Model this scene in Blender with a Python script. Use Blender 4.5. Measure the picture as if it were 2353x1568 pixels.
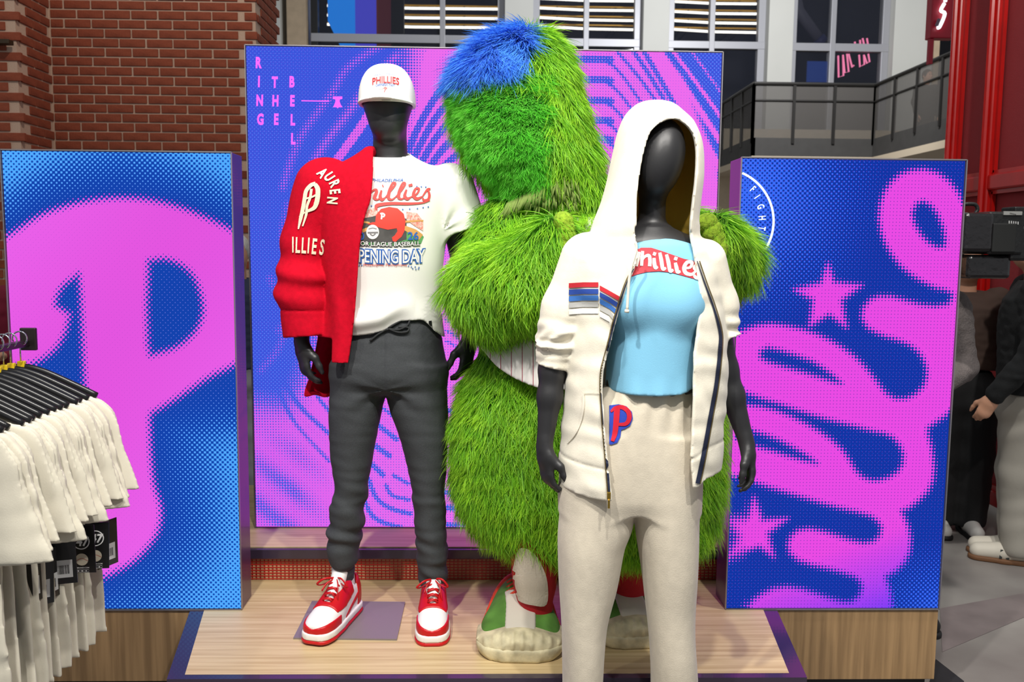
import bpy, bmesh, math, random
import numpy as np
from mathutils import Vector, Matrix
from mathutils.bvhtree import BVHTree

# ------------------------------------------------------------------ camera, light, exposure
for o in list(bpy.data.objects):
    bpy.data.objects.remove(o)
SC = bpy.context.scene
COL = SC.collection
IMG_W, IMG_H, FPX = 2353, 1568, 2024.2
PITCH, YAW, ROLL = 0.1041, 0.0247, 0.0093
CAM = np.array([0.0, 0.0, 1.65])
_fw = np.array([math.sin(YAW) * math.cos(PITCH), math.cos(YAW) * math.cos(PITCH), -math.sin(PITCH)])
_r0 = np.array([math.cos(YAW), -math.sin(YAW), 0.0])
_u0 = np.cross(_r0, _fw)
_rt = math.cos(ROLL) * _r0 + math.sin(ROLL) * _u0
_up = -math.sin(ROLL) * _r0 + math.cos(ROLL) * _u0
cam_data = bpy.data.cameras.new('camera')
cam_data.sensor_width = 36.0
cam_data.lens = FPX / IMG_W * 36.0
cam_data.clip_start = 0.05
cam_data.dof.use_dof = True
cam_data.dof.focus_distance = 2.75
cam_data.dof.aperture_fstop = 6.3
cam_obj = bpy.data.objects.new('camera', cam_data)
COL.objects.link(cam_obj)
M = Matrix.Identity(4)
for i in range(3):
    M[i][0], M[i][1], M[i][2], M[i][3] = _rt[i], _up[i], -_fw[i], CAM[i]
cam_obj.matrix_world = M
SC.camera = cam_obj

world = bpy.data.worlds.new('hall_ambience')
SC.world = world
world.use_nodes = True
world.node_tree.nodes['Background'].inputs[0].default_value = (0.94, 0.97, 1.0, 1)
world.node_tree.nodes['Background'].inputs[1].default_value = 0.26

def spot(name, loc, target, power, angle=60, blend=0.5, radius=0.06, color=(1.0, 0.96, 0.9)):
    l = bpy.data.lights.new(name, 'SPOT')
    l.energy = power
    l.spot_size = math.radians(angle)
    l.spot_blend = blend
    l.shadow_soft_size = radius
    l.color = color
    o = bpy.data.objects.new(name, l)
    COL.objects.link(o)
    o.location = loc
    d = Vector(target) - Vector(loc)
    o.rotation_euler = d.to_track_quat('-Z', 'Y').to_euler()
    return o

# ceiling track spots of the shop, above and in front of the display
spot('track_spot', (-0.9, 0.5, 4.3), (-0.25, 2.9, 1.2), 330, 62)
spot('track_spot', (1.1, 0.3, 4.3), (0.6, 2.7, 1.2), 235, 62)
spot('track_spot', (0.2, 0.6, 4.5), (0.35, 2.6, 1.3), 225, 62)
spot('track_spot', (-2.4, 0.6, 4.2), (-1.5, 2.4, 0.9), 62, 70)
spot('track_spot', (2.2, 2.4, 4.6), (2.8, 4.9, 1.3), 230, 95)
spot('track_spot', (-1.4, 4.2, 5.2), (-2.4, 7.0, 2.4), 130, 100, color=(1, 0.88, 0.74))
spot('track_spot', (4.5, 12.0, 7.5), (4.0, 18.5, 3.5), 1500, 120, radius=0.4, color=(0.98, 0.99, 1))

SC.view_settings.view_transform = 'Standard'
SC.view_settings.look = 'None'
SC.view_settings.gamma = 1.0
SC.view_settings.use_curve_mapping = False
SC.view_settings.exposure = 0.35
SC.cycles.max_bounces = 6
SC.cycles.diffuse_bounces = 3
SC.cycles.glossy_bounces = 3
SC.cycles.caustics_reflective = False
SC.cycles.caustics_refractive = False
# ------------------------------------------------------------------ helpers
RNG = np.random.default_rng(7)
random.seed(7)

def U(x, y, Y):
    """world point on the plane at depth Y that the photo shows at pixel x, y"""
    d = _fw + _rt * (x - IMG_W / 2) / FPX - _up * (y - IMG_H / 2) / FPX
    return CAM + d * (Y / d[1])

def UZ(x, y, z):
    d = _fw + _rt * (x - IMG_W / 2) / FPX - _up * (y - IMG_H / 2) / FPX
    return CAM + d * ((z - CAM[2]) / d[2])

def PX(P):
    P = np.asarray(P, float) - CAM
    d = P @ _fw
    return np.stack([IMG_W / 2 + FPX * (P @ _rt) / d, IMG_H / 2 - FPX * (P @ _up) / d], -1)

def lin(c):
    return tuple((v / 255.0 / 12.92) if v / 255.0 <= 0.04045 else ((v / 255.0 + 0.055) / 1.055) ** 2.4 for v in c)

MATS = {}
def mat(name, rgb=(200, 200, 200), rough=0.6, metal=0.0, spec=0.5, var=0.0, vscale=6.0, bump=0.0, bscale=80.0, stretch=(1, 1, 1), rgb2=None, sheen=0.0, emit=0.0, coat=0.0, trans=0.0, alpha=1.0, coord='Object', detail=4.0):
    if name in MATS:
        return MATS[name]
    m = bpy.data.materials.new(name)
    m.use_nodes = True
    nt = m.node_tree
    b = nt.nodes['Principled BSDF']
    c = lin(rgb) + (1,)
    b.inputs['Base Color'].default_value = c
    b.inputs['Roughness'].default_value = rough
    b.inputs['Metallic'].default_value = metal
    b.inputs['Specular IOR Level'].default_value = spec
    b.inputs['Sheen Weight'].default_value = sheen
    b.inputs['Coat Weight'].default_value = coat
    b.inputs['Transmission Weight'].default_value = trans
    b.inputs['Alpha'].default_value = alpha
    if emit:
        b.inputs['Emission Color'].default_value = c
        b.inputs['Emission Strength'].default_value = emit
    tc = nt.nodes.new('ShaderNodeTexCoord')
    mp = nt.nodes.new('ShaderNodeMapping')
    mp.inputs['Scale'].default_value = stretch
    nt.links.new(tc.outputs[coord], mp.inputs[0])
    if var or rgb2:
        n = nt.nodes.new('ShaderNodeTexNoise')
        n.inputs['Scale'].default_value = vscale
        n.inputs['Detail'].default_value = detail
        nt.links.new(mp.outputs[0], n.inputs['Vector'])
        mx = nt.nodes.new('ShaderNodeMix')
        mx.data_type = 'RGBA'
        c2 = lin(rgb2) if rgb2 else tuple(v * (1 - var) for v in lin(rgb))
        c1 = lin(rgb) if rgb2 else tuple(min(1, v * (1 + var * 0.4)) for v in lin(rgb))
        mx.inputs[6].default_value = c1 + (1,)
        mx.inputs[7].default_value = c2 + (1,)
        cr = nt.nodes.new('ShaderNodeMapRange')
        cr.inputs[1].default_value = 0.35
        cr.inputs[2].default_value = 0.65
        nt.links.new(n.outputs[0], cr.inputs[0])
        nt.links.new(cr.outputs[0], mx.inputs[0])
        nt.links.new(mx.outputs[2], b.inputs['Base Color'])
    if bump:
        n2 = nt.nodes.new('ShaderNodeTexNoise')
        n2.inputs['Scale'].default_value = bscale
        n2.inputs['Detail'].default_value = 3
        nt.links.new(mp.outputs[0], n2.inputs['Vector'])
        bp = nt.nodes.new('ShaderNodeBump')
        bp.inputs['Strength'].default_value = bump
        bp.inputs['Distance'].default_value = 0.01
        nt.links.new(n2.outputs[0], bp.inputs['Height'])
        nt.links.new(bp.outputs[0], b.inputs['Normal'])
    MATS[name] = m
    return m

def emat(name, rgb, strength):
    if name in MATS:
        return MATS[name]
    m = bpy.data.materials.new(name)
    m.use_nodes = True
    nt = m.node_tree
    nt.nodes.remove(nt.nodes['Principled BSDF'])
    e = nt.nodes.new('ShaderNodeEmission')
    e.inputs[0].default_value = lin(rgb) + (1,)
    e.inputs[1].default_value = strength
    nt.links.new(e.outputs[0], nt.nodes['Material Output'].inputs[0])
    m.cycles.emission_sampling = 'NONE'
    MATS[name] = m
    return m

def link(name, me, m=None, parent=None, smooth=False):
    o = bpy.data.objects.new(name, me)
    COL.objects.link(o)
    if m is not None:
        if len(me.materials) == 0:
            me.materials.append(m)
    if parent is not None:
        o.parent = parent
        o.matrix_parent_inverse = parent_inv(parent)
    if smooth:
        me.polygons.foreach_set('use_smooth', np.ones(len(me.polygons), bool))
    return o

def world_of(o):
    w = Matrix.LocRotScale(o.location, o.rotation_euler, o.scale)
    if o.parent is not None:
        return world_of(o.parent) @ o.matrix_parent_inverse @ w
    return w

def parent_inv(p):
    return world_of(p).inverted()

def tag(o, label, cat, group=None, kind=None):
    if label:
        o['label'] = label
    if cat:
        o['category'] = cat
    if group:
        o['group'] = group
    if kind:
        o['kind'] = kind
    return o

def empty(name, loc, label=None, cat=None, group=None, kind=None):
    o = bpy.data.objects.new(name, None)
    o.empty_display_size = 0.1
    COL.objects.link(o)
    o.location = tuple(float(v) for v in loc)
    return tag(o, label, cat, group, kind)

def mesh_from(name, V, F):
    """V (n,3), F list of faces or (m,k) array"""
    me = bpy.data.meshes.new(name)
    V = np.asarray(V, np.float32)
    if isinstance(F, np.ndarray):
        k = F.shape[1]
        me.vertices.add(len(V))
        me.vertices.foreach_set('co', V.ravel())
        me.loops.add(F.size)
        me.loops.foreach_set('vertex_index', F.astype(np.int32).ravel())
        me.polygons.add(len(F))
        me.polygons.foreach_set('loop_start', np.arange(0, F.size, k, dtype=np.int32))
        me.polygons.foreach_set('loop_total', np.full(len(F), k, np.int32))
        me.update(calc_edges=True)
    else:
        me.from_pydata([tuple(map(float, v)) for v in V], [], F)
    return me

class MB:
    """collects simple solids into one mesh"""
    def __init__(self):
        self.V = []
        self.F = []
    def add(self, V, F):
        n = len(self.V)
        self.V += [tuple(map(float, v)) for v in V]
        self.F += [[i + n for i in f] for f in F]
        return self
    def box(self, a, b, bev=0.0):
        bm = bmesh.new()
        bmesh.ops.create_cube(bm, size=1.0)
        a, b = np.minimum(a, b), np.maximum(a, b)
        for v in bm.verts:
            v.co = Vector([(a[i] + b[i]) / 2 + v.co[i] * (b[i] - a[i]) for i in range(3)])
        if bev:
            bmesh.ops.bevel(bm, geom=bm.edges[:], offset=bev, segments=2, affect='EDGES', profile=0.5)
        bm.verts.index_update()
        self.add([v.co for v in bm.verts], [[v.index for v in f.verts] for f in bm.faces])
        bm.free()
        return self
    def prism(self, poly, off):
        """planar polygon (list of 3d points) extruded by vector off"""
        n = len(poly)
        P = [np.asarray(p, float) for p in poly]
        Q = [p + np.asarray(off, float) for p in P]
        F = [list(range(n))[::-1], list(range(n, 2 * n))]
        F += [[i, (i + 1) % n, n + (i + 1) % n, n + i] for i in range(n)]
        return self.add(P + Q, F)
    def tube(self, pts, r, n=8, caps=True, flat=1.0):
        pts = [np.asarray(p, float) for p in pts]
        rs = r if hasattr(r, '__len__') else [r] * len(pts)
        V, F = [], []
        prev = None
        for i, p in enumerate(pts):
            t = pts[min(i + 1, len(pts) - 1)] - pts[max(i - 1, 0)]
            t = t / (np.linalg.norm(t) + 1e-9)
            a = prev if prev is not None else (np.array([0, 0, 1.0]) if abs(t[2]) < 0.9 else np.array([1.0, 0, 0]))
            a = a - t * (a @ t)
            a /= np.linalg.norm(a) + 1e-9
            prev = a
            b = np.cross(t, a)
            for k in range(n):
                th = 2 * math.pi * k / n
                V.append(p + rs[i] * (a * math.cos(th) + b * math.sin(th) * flat))
        for i in range(len(pts) - 1):
            for k in range(n):
                k2 = (k + 1) % n
                F.append([i * n + k, i * n + k2, (i + 1) * n + k2, (i + 1) * n + k])
        if caps:
            F.append(list(range(n))[::-1])
            F.append([(len(pts) - 1) * n + k for k in range(n)])
        return self.add(V, F)
    def bar(self, p, q, w, d):
        """rectangular bar between p and q: w along x-ish, d along the other"""
        p, q = np.asarray(p, float), np.asarray(q, float)
        t = (q - p) / np.linalg.norm(q - p)
        a = np.array([0, 1.0, 0]) if abs(t[1]) < 0.8 else np.array([0, 0, 1.0])
        a = a - t * (a @ t)
        a /= np.linalg.norm(a)
        b = np.cross(t, a)
        poly = [p + a * d / 2 + b * w / 2, p - a * d / 2 + b * w / 2, p - a * d / 2 - b * w / 2, p + a * d / 2 - b * w / 2]
        return self.prism(poly, q - p)
    def build(self, name, m=None, parent=None, smooth=False):
        me = mesh_from(name, self.V, self.F)
        return link(name, me, m, parent, smooth)

def catmull(pts, n=8, closed=False):
    P = np.asarray(pts, float)
    if closed:
        P = np.vstack([P[-1], P, P[0], P[1]])
    else:
        P = np.vstack([2 * P[0] - P[1], P, 2 * P[-1] - P[-2]])
    out = []
    for i in range(1, len(P) - 2):
        p0, p1, p2, p3 = P[i - 1:i + 3]
        for t in np.linspace(0, 1, n, endpoint=False):
            out.append(0.5 * ((2 * p1) + (-p0 + p2) * t + (2 * p0 - 5 * p1 + 4 * p2 - p3) * t * t + (-p0 + 3 * p1 - 3 * p2 + p3) * t ** 3))
    if not closed:
        out.append(P[-2])
    return np.array(out)

def seg_dist(P, A, B):
    """distance of points P (n,2) to segments A->B (m,2): (n,) minimum, float32 chunks"""
    d = np.full(len(P), 1e9)
    for a, b in zip(A, B):
        ab = b - a
        t = np.clip(((P - a) @ ab) / (ab @ ab + 1e-12), 0, 1)
        q = P - a - t[:, None] * ab
        np.minimum(d, np.hypot(q[:, 0], q[:, 1]), out=d)
    return d

def poly_sd(P, poly):
    """signed distance, positive inside"""
    poly = np.asarray(poly, float)
    A, B = poly, np.roll(poly, -1, 0)
    d = seg_dist(P, A, B)
    ins = np.zeros(len(P), bool)
    for a, b in zip(A, B):
        c = (a[1] > P[:, 1]) != (b[1] > P[:, 1])
        x = (b[0] - a[0]) * (P[:, 1] - a[1]) / (b[1] - a[1] + 1e-12) + a[0]
        ins ^= c & (P[:, 0] < x)
    return np.where(ins, d, -d)

def text_mesh(s, size=1.0, bold=0.0, xscale=1.0, spacing=1.0, shear=0.0, extrude=0.0):
    """filled text of the built-in font as vertex/face lists centred on x, baseline 0"""
    cu = bpy.data.curves.new('lettering', 'FONT')
    cu.body = s
    cu.size = size
    cu.offset = bold
    cu.space_character = spacing
    cu.shear = shear
    cu.align_x = 'CENTER'
    cu.resolution_u = 3
    cu.extrude = extrude
    o = bpy.data.objects.new('lettering', cu)
    COL.objects.link(o)
    dg = bpy.context.evaluated_depsgraph_get()
    me = o.evaluated_get(dg).to_mesh()
    V = np.array([v.co[:] for v in me.vertices]) if len(me.vertices) else np.zeros((0, 3))
    F = [list(p.vertices) for p in me.polygons]
    o.evaluated_get(dg).to_mesh_clear()
    bpy.data.objects.remove(o)
    bpy.data.curves.remove(cu)
    if len(V):
        V[:, 0] *= xscale
    return V, F

def refine(V2, F, maxlen):
    """triangulate and split 2d faces until no edge is longer than maxlen"""
    bm = bmesh.new()
    vs = [bm.verts.new((float(v[0]), float(v[1]), 0)) for v in V2]
    for f in F:
        try:
            bm.faces.new([vs[i] for i in f])
        except ValueError:
            pass
    bmesh.ops.triangulate(bm, faces=bm.faces[:])
    for _ in range(6):
        es = [e for e in bm.edges if e.calc_length() > maxlen]
        if not es:
            break
        bmesh.ops.subdivide_edges(bm, edges=es, cuts=1)
        bmesh.ops.triangulate(bm, faces=[f for f in bm.faces if len(f.verts) > 3])
    bm.verts.index_update()
    V = np.array([v.co[:2] for v in bm.verts])
    F = [[v.index for v in f.verts] for f in bm.faces]
    bm.free()
    return V, F

def ribbon2d(pts, w, n=6, closed=False):
    """2d stroke of width w (scalar or per control point) along a smooth path"""
    P = catmull(pts, n, closed)
    ws = np.interp(np.linspace(0, 1, len(P)), np.linspace(0, 1, len(pts)), w) if hasattr(w, '__len__') else np.full(len(P), w)
    T = np.gradient(P, axis=0)
    if closed:
        T = np.roll(P, -1, 0) - np.roll(P, 1, 0)
    T /= np.linalg.norm(T, axis=1)[:, None] + 1e-9
    N = np.stack([-T[:, 1], T[:, 0]], 1)
    L, R = P + N * ws[:, None] / 2, P - N * ws[:, None] / 2
    V = np.vstack([L, R])
    k = len(P)
    m = k if closed else k - 1
    F = [[i, (i + 1) % k, k + (i + 1) % k, k + i] for i in range(m)]
    return V, F

def merge2d(items):
    V, F = [], []
    for v, f in items:
        n = sum(len(a) for a in V)
        V.append(np.asarray(v)[:, :2])
        F += [[i + n for i in q] for q in f]
    return np.vstack(V), F

# ---- signed distance modelling: sculpt a shape as a field, then skin it (surface nets)
def smin(a, b, k):
    h = np.clip(0.5 + 0.5 * (b - a) / k, 0, 1)
    return b + (a - b) * h - k * h * (1 - h)

def smax(a, b, k):
    return -smin(-a, -b, k)

def cone(P, a, b, r1, r2, sq=None):
    """tapered capsule; sq=(axis vector, factor) squeezes along an axis"""
    a, b = np.asarray(a, float), np.asarray(b, float)
    if sq is not None:
        ax = np.asarray(sq[0], float)
        ax = ax / np.linalg.norm(ax)
        f = sq[1] - 1
        P = P + ((P - a) @ ax)[:, None] * ax * f
        b = b + ((b - a) @ ax) * ax * f
    ab = b - a
    t = np.clip(((P - a) @ ab) / (ab @ ab + 1e-12), 0, 1)
    d = np.linalg.norm(P - a - t[:, None] * ab, axis=1) - (r1 + (r2 - r1) * t)
    return d / (max(1.0, sq[1]) if sq is not None else 1.0)

def chain(P, pts, rs, k=0.01, sq=None):
    d = None
    for i in range(len(pts) - 1):
        c = cone(P, pts[i], pts[i + 1], rs[i], rs[i + 1], sq)
        d = c if d is None else smin(d, c, k)
    return d

def ellip(P, c, r, rot=None):
    Q = P - np.asarray(c, float)
    if rot is not None:
        Q = Q @ np.asarray(rot)
    r = np.asarray(r, float)
    k0 = np.linalg.norm(Q / r, axis=1)
    k1 = np.linalg.norm(Q / (r * r), axis=1)
    return k0 * (k0 - 1.0) / (k1 + 1e-9)

def cub(x, xs, ys):
    """smooth monotone-ish interpolation of a table (xs ascending)"""
    xs, ys = np.asarray(xs, float), np.asarray(ys, float)
    d = np.diff(ys) / np.diff(xs)
    m = np.empty_like(ys)
    m[0], m[-1] = d[0], d[-1]
    m[1:-1] = np.where(d[:-1] * d[1:] > 0, 2 * d[:-1] * d[1:] / (d[:-1] + d[1:] + 1e-12), 0)
    x = np.clip(x, xs[0], xs[-1])
    i = np.clip(np.searchsorted(xs, x) - 1, 0, len(xs) - 2)
    h = xs[i + 1] - xs[i]
    t = (x - xs[i]) / h
    return (2 * t ** 3 - 3 * t ** 2 + 1) * ys[i] + (t ** 3 - 2 * t ** 2 + t) * h * m[i] + (-2 * t ** 3 + 3 * t ** 2) * ys[i + 1] + (t ** 3 - t ** 2) * h * m[i + 1]

_lut = {}
def loft(P, tab, p=2.0):
    """body of stacked oval sections; tab rows z, cx, cy, rx, ry ascending in z"""
    T = np.asarray(tab, float)
    key = T.tobytes()
    if key not in _lut:
        zs = np.linspace(T[0, 0], T[-1, 0], 600)
        _lut[key] = np.stack([cub(zs, T[:, 0], T[:, i]) for i in (1, 2, 3, 4)], 1)
    z = P[:, 2]
    q = np.clip((z - T[0, 0]) / (T[-1, 0] - T[0, 0]), 0, 1) * 598.999
    i = q.astype(np.int32)
    t = (q - i)[:, None]
    R = _lut[key][i] * (1 - t) + _lut[key][i + 1] * t
    rx, ry = R[:, 2], R[:, 3]
    u, v = np.abs(P[:, 0] - R[:, 0]) / rx, np.abs(P[:, 1] - R[:, 1]) / ry
    q = np.sqrt(u * u + v * v) if p == 2.0 else (u ** p + v ** p) ** (1 / p)
    g = np.sqrt((u / rx) ** 2 + (v / ry) ** 2) / np.maximum(q, 1e-6) + 1e-6
    d = np.where(q > 0.3, (q - 1) / np.maximum(g, 1e-3), -0.7 * np.minimum(rx, ry))
    d = np.minimum(d, np.maximum(q - 1, 0) * np.maximum(rx, ry) + np.where(q < 1, d, 0))
    dz = np.maximum(T[0, 0] - z, z - T[-1, 0])
    return np.maximum(d * 0.92, dz)

_nz = [(RNG.normal(size=3), RNG.uniform(0, 6.28)) for _ in range(24)]
def wob(P, scale, seed=0, n=3, aniso=(1, 1, 1)):
    """cheap smooth noise made of a few sines"""
    Q = (P * (np.asarray(aniso) * scale)).astype(np.float32)
    s = 0
    for i in range(n):
        k, ph = _nz[(i + seed * 5) % 24]
        s = s + np.sin(Q @ (k * (1 + 0.3 * i)).astype(np.float32) + np.float32(ph) + np.float32(1.7) * np.sin(Q @ (_nz[(i + 3 + seed) % 24][0] * 0.6).astype(np.float32)))
    return s / n

def skin(f, lo, hi, h, lip=1.25):
    """surface nets of field f (negative inside) in a box, voxel h -> V, F(quads)"""
    lo, hi = np.asarray(lo, float), np.asarray(hi, float)
    B = 8
    n = np.ceil((hi - lo) / h / B).astype(int) * B + 1
    nb = (n - 1) // B
    G = np.full(n, 1.0, np.float32)
    ci = np.stack(np.meshgrid(*[np.arange(k) for k in nb], indexing='ij'), -1).reshape(-1, 3)
    C = lo + (ci * B + B / 2) * h
    dc = f(C)
    act = ci[np.abs(dc) < B * h * 0.87 * lip + 2 * h]
    for idx in ci[dc <= -(B * h * 0.87 * lip + 2 * h)]:
        i, j, k = idx * B
        G[i:i + B + 1, j:j + B + 1, k:k + B + 1] = -1
    off = np.stack(np.meshgrid(*[np.arange(B + 1)] * 3, indexing='ij'), -1).reshape(-1, 3)
    for s in range(0, len(act), 400):
        a = act[s:s + 400]
        I = (a[:, None, :] * B + off[None]).reshape(-1, 3)
        v = f(lo + I * h)
        G[I[:, 0], I[:, 1], I[:, 2]] = v
    neg = G < 0
    c = [neg[i:n[0] - 1 + i, j:n[1] - 1 + j, k:n[2] - 1 + k] for i in (0, 1) for j in (0, 1) for k in (0, 1)]
    cnt = sum(x.astype(np.int8) for x in c)
    cell = (cnt > 0) & (cnt < 8)
    ids = np.full(cell.shape, -1, np.int64)
    cc = np.argwhere(cell)
    ids[cell] = np.arange(len(cc))
    acc = np.zeros((len(cc), 3))
    num = np.zeros(len(cc))
    cor = np.array([(i, j, k) for i in (0, 1) for j in (0, 1) for k in (0, 1)])
    vals = np.stack([G[cc[:, 0] + o[0], cc[:, 1] + o[1], cc[:, 2] + o[2]] for o in cor], 1).astype(float)
    for a in range(8):
        for b in range(a + 1, 8):
            if np.abs(cor[a] - cor[b]).sum() != 1:
                continue
            va, vb = vals[:, a], vals[:, b]
            m = (va < 0) != (vb < 0)
            t = np.where(m, va / np.where(m, va - vb, 1), 0)
            acc += np.where(m[:, None], cor[a] + t[:, None] * (cor[b] - cor[a]), 0)
            num += m
    V = lo + (cc + acc / num[:, None]) * h
    F = []
    for ax in range(3):
        sl0 = [slice(1, -1)] * 3
        sl0[ax] = slice(0, n[ax] - 1)
        s1 = list(sl0)
        s1[ax] = slice(1, n[ax])
        a, b = neg[tuple(sl0)], neg[tuple(s1)]
        e = np.argwhere(a != b)
        if not len(e):
            continue
        flip = a[e[:, 0], e[:, 1], e[:, 2]]
        base = e.copy()
        o1, o2 = [x for x in range(3) if x != ax]
        base[:, o1] += 1
        base[:, o2] += 1
        q = []
        for d1, d2 in ((1, 1), (0, 1), (0, 0), (1, 0)):
            k = base.copy()
            k[:, o1] -= d1
            k[:, o2] -= d2
            q.append(ids[k[:, 0], k[:, 1], k[:, 2]])
        q = np.stack(q, 1)
        if ax == 1:
            flip = ~flip
        q[~flip] = q[~flip][:, ::-1]
        F.append(q)
    return V, np.vstack(F)

def relax(V, F, it=1, w=0.5):
    E = np.vstack([F[:, [0, 1]], F[:, [1, 2]], F[:, [2, 3]], F[:, [3, 0]]]) if F.shape[1] == 4 else np.vstack([F[:, [0, 1]], F[:, [1, 2]], F[:, [2, 0]]])
    for _ in range(it):
        S = np.zeros_like(V)
        c = np.bincount(E[:, 0], minlength=len(V)) + np.bincount(E[:, 1], minlength=len(V))
        for k in range(3):
            S[:, k] = np.bincount(E[:, 0], V[E[:, 1], k], len(V)) + np.bincount(E[:, 1], V[E[:, 0], k], len(V))
        V = V * (1 - w) + w * S / np.maximum(c, 1)[:, None]
    return V

def sculpt(name, f, lo, hi, h, m, parent=None, smooth=1):
    V, F = skin(f, lo, hi, h)
    V = relax(V, F, smooth)
    me = mesh_from(name, V, F)
    o = link(name, me, m, parent, True)
    return o, V, F

def bvh_of(V, F):
    return BVHTree.FromPolygons([tuple(v) for v in V.tolist()], F.tolist() if isinstance(F, np.ndarray) else F)

def wrap_print(name, V2, F, bvh, m, parent, off=0.003, view=None, thick=0.0):
    """lay a flat 2d print (world X, Z) onto the front of a garment"""
    W = []
    for x, z in V2:
        hit = bvh.ray_cast(Vector((float(x), -0.2, float(z))), Vector((0, 1, 0)))
        W.append([x, (hit[0][1] - off) if hit[0] is not None else np.nan, z])
    W = np.array(W)
    ok = ~np.isnan(W[:, 1])
    F2 = [f for f in F if all(ok[i] for i in f)]
    W[~ok, 1] = 0
    used = sorted({i for f in F2 for i in f})
    mp = {u: i for i, u in enumerate(used)}
    me = mesh_from(name, W[used], [[mp[i] for i in f] for f in F2])
    return link(name, me, m, parent)

def wrap_px(name, Vp, F, bvh, m, parent, off=0.003, maxd=9.0):
    """lay a print onto a garment; the layout was measured on the photograph"""
    W, ok = [], []
    o = Vector(CAM)
    for x, y in Vp:
        d = Vector(_fw + _rt * (x - IMG_W / 2) / FPX - _up * (y - IMG_H / 2) / FPX)
        d.normalize()
        hit = bvh.ray_cast(o, d)
        if hit[0] is None or hit[3] > maxd:
            W.append((0, 0, 0))
            ok.append(False)
        else:
            W.append(tuple(hit[0] - d * off))
            ok.append(True)
    F2 = [f for f in F if all(ok[i] for i in f)]
    F2 = [f for f in F2 if max(W[i][1] for i in f) - min(W[i][1] for i in f) < 0.06]
    if not F2:
        return None
    used = sorted({i for f in F2 for i in f})
    mp = {u: i for i, u in enumerate(used)}
    me = mesh_from(name, np.array([W[u] for u in used]).reshape(-1, 3), [[mp[i] for i in f] for f in F2])
    return link(name, me, m, parent)

def place2d(V, x, y, s=1.0, rot=0.0):
    """2d shape (y up) to photo pixels (y down), scaled, rotated clockwise by rot"""
    V = np.asarray(V, float)[:, :2] * [s, -s]
    c, n = math.cos(rot), math.sin(rot)
    return V @ np.array([[c, n], [-n, c]]) + [x, y]
# ------------------------------------------------------------------ the setting
Z_PLAT = 0.355      # top of the low display platform
Z_STEP = 0.486      # top of the raised step behind it
Y_FRONT, Y_BOX, Y_RISER, Y_BACK = 2.555, 3.061, 3.343, 3.589

m_floor = mat('polished_concrete', (150, 146, 142), 0.35, var=0.25, vscale=1.4, rgb2=(118, 112, 110), bump=0.03, bscale=60)
fl = MB().box((-9, -4, -0.1), (12, 24, 0.0)).build('floor', m_floor)
tag(fl, 'grey polished concrete floor of the store', None, kind='structure')
ia, ib, ic, idd = UZ(2150, 1517, 0), UZ(2215, 1568, 0), UZ(2215, 1700, 0), UZ(2100, 1700, 0)
MB().prism([(p[0], p[1], 0.0) for p in (ia, ib, ic, idd)][::-1], (0, 0, 0.004)).build('floor_inlay', mat('dark_inlay', (42, 42, 46), 0.5, var=0.2), fl)
q = [UZ(2160, 1400, 0), UZ(2353, 1365, 0), UZ(2353, 1420, 0), UZ(2165, 1500, 0)]
MB().prism([(p[0], p[1], 0.0) for p in q][::-1], (0, 0, 0.003)).build('floor_inlay', mat('mauve_inlay', (128, 118, 118), 0.4, var=0.15), fl)

# brick wall at the left, laid brick by brick
m_brick = mat('fired_brick', (160, 80, 54), 0.85, rgb2=(122, 56, 36), vscale=7.0, bump=0.25, bscale=90)
m_mortar = mat('mortar', (206, 176, 156), 0.95, bump=0.3, bscale=120)
BL, BH, PB, PH = 0.1905, 0.0575, 0.203, 0.0698
Y_W, Y_P, Y_R = 6.96, 6.48, 7.62
XW0, XW1 = U(119, 180, Y_W)[0], U(590, 60, Y_W)[0]
wl = MB()
wl.box((XW0 - 2.2, Y_W + 0.012, 0), (XW1 - 0.012, Y_R, 4.6))
wl.box((XW0 - 2.2, Y_P + 0.012, 0), (XW0 - 0.012, Y_W + 0.2, 4.6))
wl = tag(wl.build('wall_left', m_mortar), 'red brick wall with pale mortar joints and a pilaster', None, kind='structure')
bk = MB().box((-BL / 2, 0.002, -BH / 2), (BL / 2, 0.03, BH / 2), 0.003)
bk_me = mesh_from('brick', bk.V, bk.F)
bk_me.materials.append(m_brick)
hb = MB().box((-BL / 4 + 0.003, 0.002, -BH / 2), (BL / 4 - 0.003, 0.03, BH / 2), 0.003)
hb_me = mesh_from('brick', hb.V, hb.F)
hb_me.materials.append(m_brick)
rest = MB()
n_brick = 0
def lay(p, rotz, half=False):
    global n_brick
    e = np.array([math.cos(rotz), math.sin(rotz), 0]) * (BL / 4 if half else BL / 2)
    a, b = PX(np.array([p - e, p + e]))
    vis = a[1] < 352 and a[1] > -14 and max(a[0], b[0]) > -5 and min(a[0], b[0]) < 640
    vis = vis and not (min(a[0], b[0]) > 566 and a[1] > 112)
    if vis and n_brick < 300:
        o = bpy.data.objects.new('brick', hb_me if half else bk_me)
        COL.objects.link(o)
        o.parent = wl
        o.location = p + np.array([RNG.normal(0, 0.0008), RNG.normal(0, 0.0012), 0])
        o.rotation_euler = (0, 0, rotz)
        n_brick += 1
    else:
        src = hb if half else bk
        c, s = math.cos(rotz), math.sin(rotz)
        R = np.array([[c, s, 0], [-s, c, 0], [0, 0, 1]])
        rest.add(np.asarray(src.V) @ R + p, src.F)
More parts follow.
